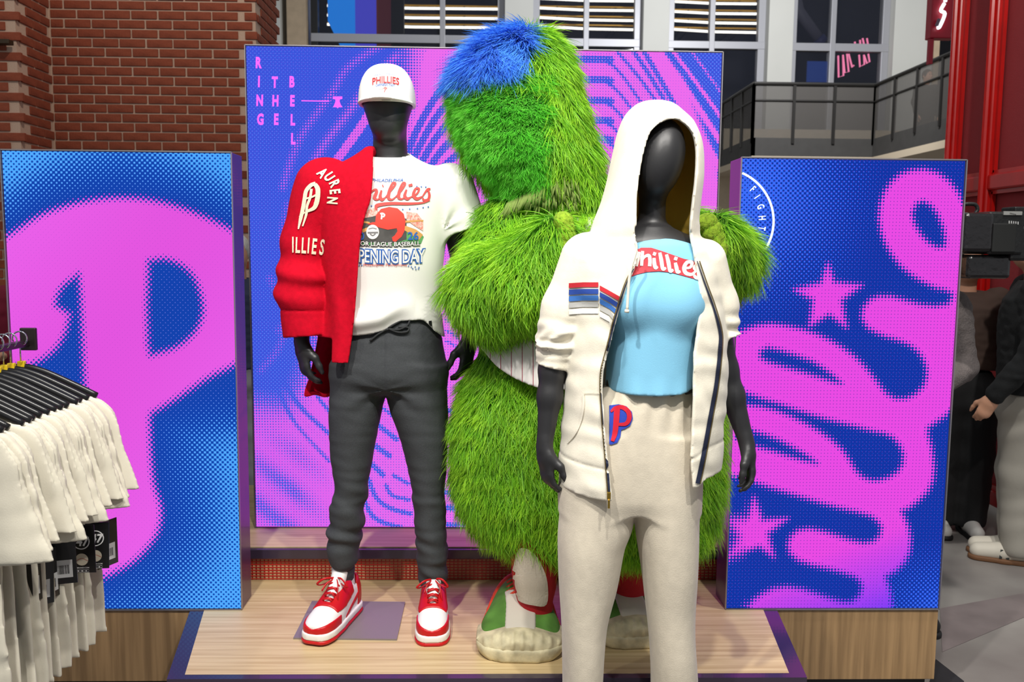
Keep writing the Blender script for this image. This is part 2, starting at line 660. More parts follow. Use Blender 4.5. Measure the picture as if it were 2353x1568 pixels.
for r in range(64):
    z = 0.04 + r * PH
    odd = r % 2
    x = XW0 + 0.006 + (BL / 2 if not odd else BL / 4)
    if odd:
        lay(np.array([XW0 + 0.006 + BL / 4, Y_W, z]), 0, True)
        x = XW0 + 0.006 + BL / 2 + 0.0125 + BL / 2
    while x + BL / 2 < XW1 + 0.01:
        lay(np.array([x, Y_W, z]), 0)
        x += PB
    if XW1 - (x - PB + BL / 2) > 0.07:
        lay(np.array([XW1 - BL / 4, Y_W, z]), 0, True)
    for k in range(2):                       # pilaster side, facing right
        lay(np.array([XW0, Y_P + 0.05 + BL / 2 + (PB / 2 if odd else 0) + k * PB, z]), math.pi / 2)
    for k in range(4):                       # pilaster front
        lay(np.array([XW0 - BL / 2 + 0.02 - (PB / 2 if odd else 0) - k * PB, Y_P, z]), 0)
    for k in range(3):                       # return at the wall's right end
        lay(np.array([XW1, Y_W + 0.06 + BL / 2 + (PB / 2 if odd else 0) + k * PB, z]), math.pi / 2)
ro = rest.build('brickwork', m_brick, wl)
ro['kind'] = 'stuff'
# small dark bracket on the pilaster
br = MB()
a = U(0, 92, Y_P - 0.05)
b = U(27, 103, Y_P - 0.05)
br.box((a[0] - 0.1, Y_P - 0.09, b[2]), (b[0], Y_P - 0.02, a[2]), 0.004)
br.box((a[0] - 0.1, Y_P - 0.09, b[2] - 0.03), (a[0] - 0.07, Y_P - 0.02, b[2]), 0.002)
tag(br.build('wall_bracket', mat('dark_bronze', (70, 56, 40), 0.5, 0.4)), 'small dark bronze bracket fixed to the brick pilaster', 'bracket')

# window wall far behind
Y_F = 20.0
m_white = mat('white_cladding', (214, 214, 208), 0.6, var=0.06, vscale=0.5)
m_frame = mat('grey_aluminium', (176, 176, 182), 0.45, 0.3)
m_darkroom = mat('dark_interior', (26, 27, 38), 0.8, var=0.5, vscale=0.6)
m_glass = mat('window_glass', (40, 44, 58), 0.04, spec=0.5, alpha=0.28)
def fx(x, Y=Y_F):
    return U(x, 100, Y)[0]
def fz(y, x=1500, Y=Y_F):
    return U(x, y, Y)[2]
ZT = fz(-260)
wb = MB().box((fx(640), Y_F + 2.6, 0), (fx(2500), Y_F + 2.8, ZT))
tag(wb.build('wall_back', m_darkroom), 'dark interior wall behind the upper windows', None, kind='structure')
cols = [(633, 652, 'trim'), (1159, 1223, 'pier'), (1472, 1531, 'pier'), (1756, 1812, 'pier'), (2040, 2130, 'pier')]
k = 0
for x0, x1, t in cols:
    o = MB().box((fx(x0), Y_F - 0.3, 0), (fx(x1), Y_F + 0.5, ZT), 0.01).build('trim_%d' % (k + 1), m_white)
    tag(o, 'white clad column between the tall windows', None, kind='structure')
    k += 1
o = MB().box((fx(664), Y_F - 0.2, 0), (fx(708), Y_F + 0.4, ZT), 0.01).build('trim_6', mat('tan_cladding', (196, 174, 146), 0.7, var=0.1))
tag(o, 'tan clad post beside the dark window', None, kind='structure')
o = MB().box((fx(2131), Y_F - 0.2, 0), (fx(2150), Y_F + 0.4, ZT), 0.01).build('trim_7', MATS['tan_cladding'])
tag(o, 'tan clad post beside the red frame', None, kind='structure')
wins = [(716, 1159, 1017, (82, 101), 'window_1'), (1223, 1472, 1346, (90, 108), 'window_2'), (1531, 1756, 1634, (96, 113), 'window_3'), (1812, 2040, 1911, (101, 119), 'window_4')]
for wi, (x0, x1, xm, (ta, tb), nm) in enumerate(wins):
    w = empty(nm, (fx((x0 + x1) / 2), Y_F, 0), 'tall aluminium framed window of the upper hall', None, kind='structure')
    f = MB()
    zt1, zt0 = fz(ta, xm), fz(tb, xm)
    hw = (fx(xm + 6) - fx(xm - 6)) / 2
    MB().box((fx(xm) - hw, Y_F - 0.08, 0), (fx(xm) + hw, Y_F + 0.1, ZT), 0.008).build('mullion', m_frame, w)
    MB().box((fx(x0), Y_F - 0.07, zt0), (fx(x1), Y_F + 0.09, zt1), 0.008).build('transom', m_frame, w)
    for xa in (x0, x1 - 16):
        MB().box((fx(xa), Y_F - 0.06, 0), (fx(xa + 16), Y_F + 0.12, ZT), 0.008).build('jamb', m_frame if wi or xa > 900 else mat('black_frame', (30, 30, 32), 0.5), w)
    for (p0, p1) in ((x0 + 16, xm - 6), (xm + 6, x1 - 16)):
        for (za, zb) in ((0, zt0), (zt1, ZT)):
            MB().box((fx(p0), Y_F + 0.01, za), (fx(p1), Y_F + 0.03, zb)).build('pane', m_glass, w)
    if wi == 0:
        MB().box((fx(898), Y_F + 0.04, 0), (fx(928), Y_F + 0.2, ZT), 0.01).build('post', MATS['black_frame'], w)
# long white strips in the panes, built as glowing tubes behind the glass
m_strip = emat('strip_glow', (255, 250, 240), 2.2)
m_brown = mat('brown_strip_glow', (196, 150, 60), 0.4, 0.6, emit=0.25)  # brown strip above each tube, with a faint glow of its own
strips = [(752, 1145, 13, 0), (752, 1145, 35, 0), (752, 1145, 56, 0), (1235, 1460, 18, 2), (1235, 1460, 40, 3), (1235, 1460, 60, 4), (1235, 1460, -4, 2), (1542, 1738, 3, 2), (1542, 1738, 26, 2), (1542, 1738, 47, 3), (1542, 1738, 67, 4)]
wn = {752: 'left', 1235: 'middle', 1542: 'right'}
order = {}
for x0, x1, y, sag in strips:
    order[x0] = order.get(x0, 0) + 1
for x0, x1, y, sag in strips:
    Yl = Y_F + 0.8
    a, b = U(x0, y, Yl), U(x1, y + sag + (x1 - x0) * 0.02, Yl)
    pl = sorted([l[2] for l in strips if l[0] == x0]).index(y)
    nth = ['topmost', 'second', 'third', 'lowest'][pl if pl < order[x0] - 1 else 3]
    e = empty('window_strip', (a + b) / 2, '%s of the long white strips glowing behind the %s upper window' % (nth, {'left': 'leftmost', 'middle': 'middle', 'right': 'third'}[wn[x0]]), 'lamp', 'glowing strips behind the windows')
    MB().tube([a, (a + b) / 2 - [0, 0, 0.02], b], 0.03, 8).build('tube', m_strip, e)
    MB().box((a[0], Yl - 0.02, a[2] + 0.03), (b[0], Yl + 0.05, a[2] + 0.055), 0.004).build('brown_strip', m_brown, e)
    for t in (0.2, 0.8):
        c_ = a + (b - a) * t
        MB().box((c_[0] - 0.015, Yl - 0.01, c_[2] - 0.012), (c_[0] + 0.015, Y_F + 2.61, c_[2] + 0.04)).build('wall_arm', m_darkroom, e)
# reflection of a blue screen, built as glowing panels behind the first window
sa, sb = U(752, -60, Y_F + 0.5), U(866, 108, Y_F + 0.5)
e = empty('screen_reflection', ((sa[0] + sb[0]) / 2, Y_F + 0.5, sb[2]), 'bright blue and violet screen reflection set behind the dark window', 'reflection')
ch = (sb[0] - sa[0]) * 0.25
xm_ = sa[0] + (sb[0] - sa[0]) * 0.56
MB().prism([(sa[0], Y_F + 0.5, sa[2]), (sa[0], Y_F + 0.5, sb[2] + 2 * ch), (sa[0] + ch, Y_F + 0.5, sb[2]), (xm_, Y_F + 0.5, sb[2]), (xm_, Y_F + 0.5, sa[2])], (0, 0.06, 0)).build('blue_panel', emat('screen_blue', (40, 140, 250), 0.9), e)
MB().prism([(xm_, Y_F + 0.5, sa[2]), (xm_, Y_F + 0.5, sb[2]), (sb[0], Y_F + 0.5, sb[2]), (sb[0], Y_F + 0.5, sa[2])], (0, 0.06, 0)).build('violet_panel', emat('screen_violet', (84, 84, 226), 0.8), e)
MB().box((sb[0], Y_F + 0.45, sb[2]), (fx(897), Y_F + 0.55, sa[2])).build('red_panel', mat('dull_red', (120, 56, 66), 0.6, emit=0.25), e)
# things seen in the fourth window
e = empty('air_duct', U(1860, 60, Y_F + 1.5), 'grey slanting duct behind the fourth upper window', 'duct')
MB().tube([U(1822, -40, Y_F + 1.4), U(1835, 25, Y_F + 1.4), U(1880, 88, Y_F + 1.4)], 0.13, 12).build('duct', mat('duct_grey', (92, 92, 106), 0.6), e, True)
MB().tube([U(1880, 88, Y_F + 1.4), U(1890, 100, Y_F + 1.4)], 0.16, 12).build('collar', mat('duct_blue', (44, 48, 96), 0.6), e, True)
o = MB().box(U(1855, 140, Y_F + 0.03), U(1900, 190, Y_F + 0.06), 0.01).build('blue_poster', mat('poster_blue', (34, 64, 140), 0.6, emit=0.2))
tag(o, 'plain blue poster behind the lower pane of the fourth window', 'poster')
neon = empty('neon_reflection', U(1955, 150, Y_F + 0.045), 'slanting pink neon strokes reflected in the fourth window', 'sign')  # reflected neon text, built as glowing tubes at the glass
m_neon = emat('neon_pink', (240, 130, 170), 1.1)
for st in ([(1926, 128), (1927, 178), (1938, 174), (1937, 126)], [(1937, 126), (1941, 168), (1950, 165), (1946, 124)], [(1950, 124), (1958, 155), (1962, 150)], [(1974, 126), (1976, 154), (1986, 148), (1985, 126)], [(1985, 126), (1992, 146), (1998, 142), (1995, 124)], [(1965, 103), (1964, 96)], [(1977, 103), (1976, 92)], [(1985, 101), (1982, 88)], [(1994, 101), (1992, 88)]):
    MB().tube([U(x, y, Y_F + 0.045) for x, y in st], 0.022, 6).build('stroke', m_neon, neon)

# balcony with mesh railing
Y_BAL = 16.0
m_rail = mat('black_steel', (44, 42, 40), 0.5, 0.5)
m_mesh = mat('railing_mesh', (84, 80, 76), 0.7, alpha=0.62)
m_fascia = mat('fascia_charcoal', (62, 60, 58), 0.7, var=0.1)
X0, X1 = U(1733, 193, Y_BAL)[0], U(2012, 195, Y_BAL)[0]
ZR, ZF1, ZF0 = U(1870, 194, Y_BAL)[2], U(1870, 318, Y_BAL)[2], U(1870, 360, Y_BAL)[2]
Y_NEAR, Y_FAR = Y_BAL * 0.80, Y_BAL * 1.22
def vwall(name, p, q, z0, z1, th, m, par):
    p, q = np.array(p, float), np.array(q, float)
    t = (q - p) / np.linalg.norm(q - p)
    nrm = np.array([-t[1], t[0], 0]) * th
    return MB().prism([(p[0], p[1], z0), (q[0], q[1], z0), (q[0], q[1], z1), (p[0], p[1], z1)], nrm).build(name, m, par)
bal = empty('balcony_walkway', ((X0 + X1) / 2, Y_BAL, ZF0), 'upper walkway with charcoal fascia and dark mesh railing', None, kind='structure')
runs = [((X0, Y_FAR, 0), (X0, Y_BAL, 0)), ((X0, Y_BAL, 0), (X1, Y_BAL, 0)), ((X1, Y_BAL, 0), (X1, Y_NEAR, 0))]
MB().prism([(X0, Y_FAR, ZF0), (X0, Y_BAL, ZF0), (X1, Y_BAL, ZF0), (X1, Y_NEAR, ZF0), (X1 + 4, Y_NEAR, ZF0), (X1 + 4, Y_FAR, ZF0)], (0, 0, -0.12)).build('soffit', mat('beige_soffit', (200, 184, 160), 0.8), bal)
for (p, q) in runs:
    p, q = np.array(p), np.array(q)
    L = np.linalg.norm(q - p)
    vwall('fascia', p, q, ZF0, ZF1, 0.06, m_fascia, bal)
    vwall('mesh_panel', p, q, ZF1, ZR, 0.008, m_mesh, bal)
    for zz, r in ((ZR, 0.035), (ZR - (ZR - ZF1) * 0.31, 0.022)):
        MB().tube([p + [0, 0, zz], q + [0, 0, zz]], r, 8).build('rail', m_rail, bal)
    n = max(2, int(round(L / 0.72)))
    for i in range(n + 1):
        b = p + (q - p) * i / n
        MB().bar(b + [0, 0, ZF1 - 0.1], b + [0, 0, ZR], 0.05, 0.05).build('post', m_rail, bal)
# lower hall wall under the balcony
o = MB().box((fx(1640), Y_F - 0.9, 0), (fx(2500), Y_F - 0.7, ZF0 + 0.9)).build('wall_lower', mat('beige_wall', (206, 190, 166), 0.8, var=0.05))
tag(o, 'beige wall under the walkway', None, kind='structure')
o = MB().box((fx(600), Y_F - 0.9, 0), (fx(1640), Y_F - 0.7, 2.4)).build('wall_hall', mat('grey_hall_wall', (120, 118, 118), 0.8))
tag(o, 'grey hall wall behind the display', None, kind='structure')

# red steel frame with mesh panels at the right
XR = 3.15
m_red = mat('red_paint', (196, 18, 14), 0.32, coat=0.4, var=0.1)
m_redmesh = mat('red_perforated', (190, 66, 72), 0.5, 0.2, bump=0.8, bscale=420, var=0.35, vscale=300)
fr = empty('red_steel_frame', (XR, 5.4, 0), 'tall glossy red steel frame holding red mesh panels', 'frame')
YS = [XR * FPX / (x - 1126) for x in (2172, 2256, 2392, 2520)]
ZB = 2.10
for y in YS:
    MB().box((XR, y - 0.035, 0), (XR + 0.12, y + 0.035, 4.2), 0.012).build('post', m_red, fr)
    MB().tube([(XR - 0.012, y, 0), (XR - 0.012, y, 4.2)], 0.02, 8).build('edge_tube', m_red, fr)
for z in (ZB, 0.12, 4.15):
    MB().box((XR + 0.005, YS[-1], z - 0.05), (XR + 0.11, YS[0], z + 0.05), 0.012).build('cross_beam', m_red, fr)
for i in range(3):
    y1, y0 = YS[i] - 0.045, YS[i + 1] + 0.045
    for z0, z1 in ((ZB + 0.06, 4.1), (0.18, ZB - 0.06)):
        MB().box((XR + 0.06, y0, z0), (XR + 0.065, y1, z1)).build('mesh_panel', m_redmesh, fr)
        f = MB()
        for (a, b) in (((y0, z0), (y0, z1)), ((y1, z0), (y1, z1)), ((y0, z0), (y1, z0)), ((y0, z1), (y1, z1))):
            f.bar((XR + 0.04, a[0], a[1]), (XR + 0.04, b[0], b[1]), 0.022, 0.03)
        f.build('panel_frame', m_red, fr)
# hanging red sign with white tube lettering
YSG = 9.0
e = empty('hanging_sign', U(2163, 40, YSG), 'red hanging sign with white slanted neon characters', 'sign')
a, b = U(2146, -60, YSG), U(2196, 88, YSG)
MB().box((a[0], YSG, b[2]), (b[0], YSG + 0.12, a[2]), 0.01).build('sign_board', mat('sign_red', (176, 14, 44), 0.4), e)
MB().box((a[0] + 0.01, YSG + 0.02, b[2] - 0.25), (a[0] + 0.05, YSG + 0.08, b[2]), 0.005).build('bracket', MATS['sign_red'], e)
m_wt = emat('white_tube', (250, 248, 255), 1.3)
for st in ([(2170, 8), (2162, 24), (2171, 32), (2160, 60), (2154, 64)], [(2173, -6), (2172, 4)], [(2158, 44), (2152, 60)]):
    MB().tube([U(x, y, YSG - 0.03) for x, y in catmull(st, 4)], 0.018, 8).build('character', m_wt if st[0][0] != 2158 else mat('tube_grey', (120, 100, 116), 0.4), e)
# ------------------------------------------------------------------ display platform, plinths, light boxes
def wood(name, rgb, rgb2, axis):
    st = {'x': (2.2, 60, 60), 'z': (60, 60, 2.2)}[axis]
    return mat(name, rgb, 0.42, rgb2=rgb2, vscale=1.0, stretch=st, bump=0.04, bscale=1.2, detail=6.0)
m_oak = wood('pale_oak_top', (212, 190, 146), (188, 163, 118), 'x')
m_oakv = wood('oak_plinth', (168, 136, 96), (138, 110, 76), 'z')
m_edge = mat('dark_edge_trim', (58, 48, 66), 0.25, 0.1, coat=0.3)
m_black = mat('black_kick', (20, 20, 22), 0.6)

cLb, cLf = UZ(437, 1402, Z_PLAT), UZ(384, 1558.6, Z_PLAT)
cRb, cRf = UZ(1784.8, 1400.5, Z_PLAT), UZ(1855.6, 1559.7, Z_PLAT)
Y_FRONT = (cLf[1] + cRf[1]) / 2
def edge_x(cb, cf, y):
    return cb[0] + (cf[0] - cb[0]) * (y - cb[1]) / (cf[1] - cb[1])
plat = empty('display_platform', ((cLf[0] + cRf[0]) / 2, 3.0, 0), 'low oak display platform with dark edge trim, tapering to the front', 'platform')
YB = 4.25
def ppoly(ins, y0, z):
    xl, xr = edge_x(cLb, cLf, Y_BOX) + ins, edge_x(cRb, cRf, Y_BOX) - ins
    return [(edge_x(cLb, cLf, y0) + ins, y0, z), (edge_x(cRb, cRf, y0) - ins, y0, z), (xr, Y_BOX, z), (xr, YB, z), (xl, YB, z), (xl, Y_BOX, z)]
MB().prism(ppoly(0, Y_FRONT, Z_PLAT - 0.045), (0, 0, 0.0445)).build('edge_trim', m_edge, plat)
MB().prism(ppoly(0.05, Y_FRONT + 0.028, Z_PLAT - 0.03), (0, 0, 0.03)).build('deck', m_oak, plat)
MB().prism(ppoly(0.03, Y_FRONT + 0.04, 0.0), (0, 0, Z_PLAT - 0.044)).build('base', m_black, plat)
# the raised step behind
stp = empty('raised_step', (0, Y_RISER, Z_PLAT), 'raised oak step with red wire mesh riser behind the mannequins', 'platform')
xs0, xs1 = -1.45, 1.45
MB().box((xs0, Y_RISER - 0.012, Z_STEP - 0.042), (xs1, YB, Z_STEP - 0.004), 0.003).build('edge_trim', m_edge, stp)
MB().box((xs0 + 0.01, Y_RISER + 0.012, Z_STEP - 0.03), (xs1 - 0.01, YB, Z_STEP)).build('deck', m_oak, stp)
MB().box((xs0, Y_RISER + 0.014, Z_PLAT), (xs1, YB, Z_STEP - 0.042)).build('riser', mat('oak_riser', (226, 186, 142), 0.6, var=0.1), stp)
wm = MB()
zr0, zr1 = Z_PLAT + 0.001, Z_STEP - 0.043
for i in range(int((xs1 - xs0) / 0.0157)):
    x = xs0 + 0.01 + i * 0.0157
    wm.bar((x, Y_RISER + 0.006, zr0), (x, Y_RISER + 0.006, zr1), 0.0032, 0.003)
for j in range(8):
    z = zr0 + 0.004 + j * 0.0115
    wm.bar((xs0, Y_RISER + 0.002, z), (xs1, Y_RISER + 0.002, z), 0.0030, 0.003)
o = wm.build('wire_mesh', mat('red_wire', (176, 30, 26), 0.4), stp)
o['kind'] = 'stuff'

# plinths under the outer halves of the side light boxes
def plinth(label, x0, x1, cut):
    e = empty('oak_plinth', ((x0 + x1) / 2, Y_BOX + 0.3, 0), label, 'plinth')
    zb = U(2143, 1562, Y_BOX)[2]
    MB().box((x0, Y_BOX + 0.001, zb), (x1, Y_BOX + 0.46, Z_PLAT - 0.004), 0.002).build('body', m_oakv, e)
    MB().box((x0 + 0.02, Y_BOX + 0.03, 0), (x1 - 0.02, Y_BOX + 0.44, zb)).build('toe_kick', m_black, e)
    return e
XLc, XRc = edge_x(cLb, cLf, Y_BOX), edge_x(cRb, cRf, Y_BOX)
XRE = U(2157, 1399, Y_BOX)[0]
plinth('oak plinth under the light box beside the shirt rail', -1.95, edge_x(cLb, cLf, Y_BOX) - 0.002, None)
plinth('oak plinth under the light box beside the standing crowd', edge_x(cRb, cRf, Y_BOX) + 0.002, XRE, None)

# ---- lit graphics: a coarse field per face, screened into dots by the material
def screen_mat(name, pitch, pitch2, rot1, rot2, pink, pink2, navy, light, strength):
    m = bpy.data.materials.new(name)
    m.use_nodes = True
    nt = m.node_tree
    nt.nodes.remove(nt.nodes['Principled BSDF'])
    N, L = nt.nodes.new, nt.links.new
    at = N('ShaderNodeAttribute')
    at.attribute_name = 'graphic'
    sp = N('ShaderNodeSeparateColor')
    L(at.outputs['Color'], sp.inputs[0])
    tc = N('ShaderNodeTexCoord')
    sx = N('ShaderNodeSeparateXYZ')
    L(tc.outputs['Object'], sx.inputs[0])
    def M(op, a, b=None):
        n = N('ShaderNodeMath')
        n.operation = op
        for i, v in enumerate((a, b)):
            if v is None:
                continue
            if isinstance(v, (int, float)):
                n.inputs[i].default_value = v
            else:
                L(v, n.inputs[i])
        return n.outputs[0]
    def dots(p, rot):
        c, s = math.cos(rot) * 2 * math.pi / p, math.sin(rot) * 2 * math.pi / p
        u = M('ADD', M('MULTIPLY', sx.outputs[0], c), M('MULTIPLY', sx.outputs[2], s))
        v = M('SUBTRACT', M('MULTIPLY', sx.outputs[2], c), M('MULTIPLY', sx.outputs[0], s))
        return M('ADD', M('MULTIPLY', M('ADD', M('COSINE', u), M('COSINE', v)), 0.25), 0.5)
    def step(v, soft):
        n = N('ShaderNodeMapRange')
        n.interpolation_type = 'SMOOTHSTEP'
        n.inputs[1].default_value = 1 - soft
        n.inputs[2].default_value = 1 + soft
        L(v, n.inputs[0])
        return n.outputs[0]
    def mix(f, a, b):
        n = N('ShaderNodeMix')
        n.data_type = 'RGBA'
        L(f, n.inputs[0])
        for i, v in ((6, a), (7, b)):
            if isinstance(v, tuple):
                n.inputs[i].default_value = lin(v) + (1,)
            else:
                L(v, n.inputs[i])
        return n.outputs[2]
    kp = step(M('ADD', sp.outputs[0], dots(pitch, rot1)), 0.07)
    kb = step(M('ADD', sp.outputs[1], dots(pitch2, rot2)), 0.16)
    col = mix(kp, mix(kb, navy, light), mix(sp.outputs[2], pink, pink2))
    e = N('ShaderNodeEmission')
    L(col, e.inputs[0])
    e.inputs[1].default_value = strength
    L(e.outputs[0], nt.nodes['Material Output'].inputs[0])
    m.cycles.emission_sampling = 'FRONT'
    return m

def lightbox(label, x0, x1, z0, z1, Y, depth, field, m_face, pitch_px, m_side):
    e = empty('light_box', ((x0 + x1) / 2, Y + depth / 2, z0), label, 'light box')
    MB().box((x0, Y + 0.004, z0), (x1, Y + depth, z1), 0.003).build('case', m_side, e)
    nx, nz = int((x1 - x0) / pitch_px), int((z1 - z0) / pitch_px)
    gx, gz = np.linspace(x0 + 0.004, x1 - 0.004, nx), np.linspace(z0 + 0.004, z1 - 0.004, nz)
    X, Z = np.meshgrid(gx, gz)
    V = np.stack([X.ravel(), np.full(X.size, Y - 0.0), Z.ravel()], 1)
    i = np.arange(nx * nz).reshape(nz, nx)
    F = np.stack([i[:-1, :-1], i[:-1, 1:], i[1:, 1:], i[1:, :-1]], -1).reshape(-1, 4)
    me = mesh_from('lit_face', V, F)
    g = np.clip(field(PX(V)), 0, 1)
    a = me.color_attributes.new('graphic', 'FLOAT_COLOR', 'POINT')
    a.data.foreach_set('color', np.hstack([g, np.ones((len(g), 1))]).astype(np.float32).ravel())
    o = link('lit_face', me, m_face, e)
    f = MB()
    w = 0.004
    for (p, q) in (((x0, z0), (x1, z0)), ((x0, z1), (x1, z1)), ((x0, z0), (x0, z1)), ((x1, z0), (x1, z1))):
        f.bar((p[0], Y - 0.002, p[1]), (q[0], Y - 0.002, q[1]), w, 0.008)
    f.build('rim', mat('silver_rim', (150, 146, 150), 0.35, 0.7), e)
    return e

# left: big halftone letter
P_OUT = catmull([(-80, 590), (12, 545), (100, 492), (200, 462), (300, 455), (400, 472), (500, 512), (560, 545), (640, 600), (660, 690), (640, 770), (540, 838), (480, 868), (400, 920)], 5).tolist() + [(349, 950)] + catmull([(345, 962), (347, 1040), (354, 1110), (370, 1170), (362, 1225), (325, 1275), (285, 1305), (230, 1330), (195, 1335)], 4).tolist() + [(195, 900), (190, 800), (187, 730), (185, 680), (180, 630)] + catmull([(178, 634), (148, 655), (132, 680), (128, 702)], 3).tolist() + [(160, 722)] + catmull([(160, 726), (150, 765), (125, 805), (85, 832), (30, 846), (-80, 850)], 3).tolist()
P_IN = [(342, 600)] + catmull([(346, 600), (380, 596), (420, 612), (448, 642), (465, 695), (462, 735), (440, 772), (400, 800), (346, 816)], 4).tolist() + [(340, 790), (338, 700)]
def smooth_mask(sd, s):
    return np.clip(0.5 + sd / s, 0, 1)
def field_left(p):
    sd = np.minimum(poly_sd(p, P_OUT), -poly_sd(p, P_IN))
    pk = smooth_mask(sd, 30)
    x, y = p[:, 0], p[:, 1]
    up = np.clip((560 - y) / 60, 0, 1) * np.clip((-sd - 8) / 120, 0, 1) * 0.66 * (0.75 + 0.4 * np.abs(x - 270) / 270)
    dn = np.clip((y - 880) / 120, 0, 1) * np.clip((x - 300) / 60 + np.clip((y - 1250) / 80, 0, 5), 0, 1) * (np.clip((-sd - 5) / 190, 0, 1) * 0.66 + 0.04 * np.clip((y - 1100) / 200, 0, 1))
    t = np.maximum(up, dn)
    sh = np.clip(0.25 + 0.25 * np.sin(x * 0.006 + y * 0.004), 0, 1)
    return np.stack([pk, t, sh], 1)
U2 = lambda x, y, Y: U(x, y, Y)
xl1 = U(556.6, 1402, Y_BOX)[0]
xl0 = U(1.5, 346, Y_BOX)[0]
zl1 = U(270, 347, Y_BOX)[2]
S = 1.05 / 1.05
m_side = mat('violet_case', (74, 44, 76), 0.35, 0.0, coat=0.2, var=0.1)
mLf = screen_mat('graphic_left', 0.0124, 0.0124, math.pi / 4, math.pi / 4, (226, 84, 222), (240, 108, 244), (20, 66, 172), (76, 170, 255), 0.8)
lightbox('light box with a giant pink halftone letter P beside the shirt rail', xl0, xl1, Z_PLAT + 0.001, zl1, Y_BOX, 0.125, field_left, mLf, 0.0055, m_side)

# right: sideways script with stars and a round badge
def r1(*a): return [(1650 + x / 3.92, 350 + y / 3.92) for x, y in a]
def r2(*a): return [(1650 + x / 3.92, 700 + y / 3.92) for x, y in a]
def r3(*a): return [(1650 + x / 3.92, 1050 + y / 3.92) for x, y in a]
S_OUT = (r1((2215, 470), (2160, 360), (2080, 260), (1980, 190), (1860, 155), (1740, 165), (1640, 200), (1560, 270), (1500, 360), (1460, 470), (1450, 600), (1470, 720), (1510, 830), (1570, 930), (1650, 1030), (1750, 1110), (1850, 1170), (1960, 1220), (2050, 1240), (2110, 1275), (2110, 1320), (2070, 1370), (1960, 1390), (1830, 1375), (1700, 1340), (1560, 1300), (1450, 1300), (1370, 1330), (1310, 1400), (1295, 1480))
  + r2((1310, 150), (1350, 210), (1420, 250), (1500, 285), (1620, 320), (1720, 360), (1800, 420), (1850, 490), (1880, 570), (1880, 660), (1850, 740), (1780, 810), (1690, 850), (1600, 850), (1520, 810), (1470, 750), (1400, 660), (1320, 560), (1230, 470), (1120, 390), (1000, 320), (880, 265), (760, 225), (620, 195), (480, 175), (360, 190), (260, 220), (160, 270), (-100, 380), (-100, 560), (155, 690), (190, 750), (260, 800), (400, 850), (550, 895), (700, 945), (850, 995), (1050, 1050), (1250, 1100), (1400, 1140), (1500, 1160), (1580, 1200), (1640, 1270), (1670, 1350), (1665, 1440), (1620, 1510), (1540, 1560), (1450, 1587), (1380, 1587), (1300, 1557), (1240, 1500), (1180, 1400), (1120, 1310), (1020, 1220), (920, 1150), (800, 1080), (660, 1010), (520, 955), (380, 920), (240, 905), (160, 900), (-100, 920), (-100, 1400))
  + r3((130, 170), (200, 185), (380, 245), (500, 285), (650, 330), (800, 375), (950, 420), (1100, 460), (1250, 495), (1370, 530), (1440, 580), (1475, 640), (1460, 710), (1400, 765), (1310, 780), (1200, 755), (1080, 715), (950, 675), (820, 650), (720, 665), (660, 715), (630, 790), (650, 870), (720, 930), (850, 975), (1000, 1010), (1130, 1045), (1230, 1080), (1280, 1120), (1300, 1180), (1270, 1260), (1200, 1310), (1120, 1310), (1000, 1275), (880, 1235), (760, 1195), (620, 1175), (500, 1190), (400, 1235), (320, 1290), (280, 1340), (250, 1400), (250, 1500), (1570, 1500), (1570, 1340), (1550, 1220), (1520, 1120), (1510, 1080), (1600, 1030), (1680, 950), (1725, 860), (1735, 750), (1715, 640), (1680, 550), (1650, 490), (1720, 460), (1810, 390), (1890, 310), (1935, 210), (1945, 100))
  + r2((1935, 1372), (1920, 1280), (1890, 1180), (1890, 1110), (1960, 1060), (2050, 1000), (2090, 960), (2300, 900)) + r1((2400, 470),))
S_H = [r1((1790, 460), (1850, 440), (1920, 480), (1980, 560), (2030, 680), (2050, 790), (2040, 850), (1980, 860), (1900, 820), (1830, 750), (1770, 650), (1745, 550)),
       r2((380, 420), (450, 385), (560, 410), (700, 455), (850, 510), (960, 580), (1050, 650), (1110, 710), (1040, 700), (920, 660), (760, 610), (600, 565), (450, 520), (380, 480)),
       r2((200, 1090), (290, 1130), (420, 1170), (560, 1225), (700, 1300), (810, 1365), (890, 1430), (780, 1410), (640, 1370), (500, 1325), (350, 1285), (250, 1260), (160, 1200))]
STARS = [r1((990, 1010), (1045, 1170), (1290, 1200), (1115, 1335)) + r2((1155, 205), (1000, 90), (825, 195)) + r1((855, 1330), (690, 1240), (930, 1175)),
         r3((325, 370), (400, 570), (620, 560), (450, 690), (500, 900), (370, 810), (220, 860), (100, 900), (180, 720), (100, 570), (270, 550))]
def field_right(p):
    sd = poly_sd(p, S_OUT)
    for h in S_H:
        sd = np.minimum(sd, -poly_sd(p, h))
    for s in STARS:
        sd = np.maximum(sd, poly_sd(p, s))
    pk = smooth_mask(sd, 26)
    x, y = p[:, 0], p[:, 1]
    pk = np.where((y > 1140) & (x < 1715), np.clip(0.5 + sd / 45, 0, 1), pk)
    pk = np.where(sd > 16, 0.93, pk)
    d0 = np.hypot(x - 1715, (y - 440))
    t = 0.78 * np.clip(1 - d0 / 330, 0, 1)
    t = np.maximum(t, 0.62 * np.clip(1 - np.hypot(x - 2165, y - 1420) / 190, 0, 1))
    d1 = (x - 1900) * 0.35 + (y - 1270)
    sh = np.clip(d1 / 190, 0, 1)
    return np.stack([pk, t, sh], 1)
xr0, xr1 = U(1666.5, 1399.7, Y_BOX)[0], U(2157, 1399.7, Y_BOX)[0]
zr1_ = U(1950, 364.5, Y_BOX)[2]
mRf = screen_mat('graphic_right', 0.0119, 0.0119, 0.0, math.pi / 4, (232, 74, 226), (116, 60, 246), (18, 52, 162), (58, 110, 250), 0.8)
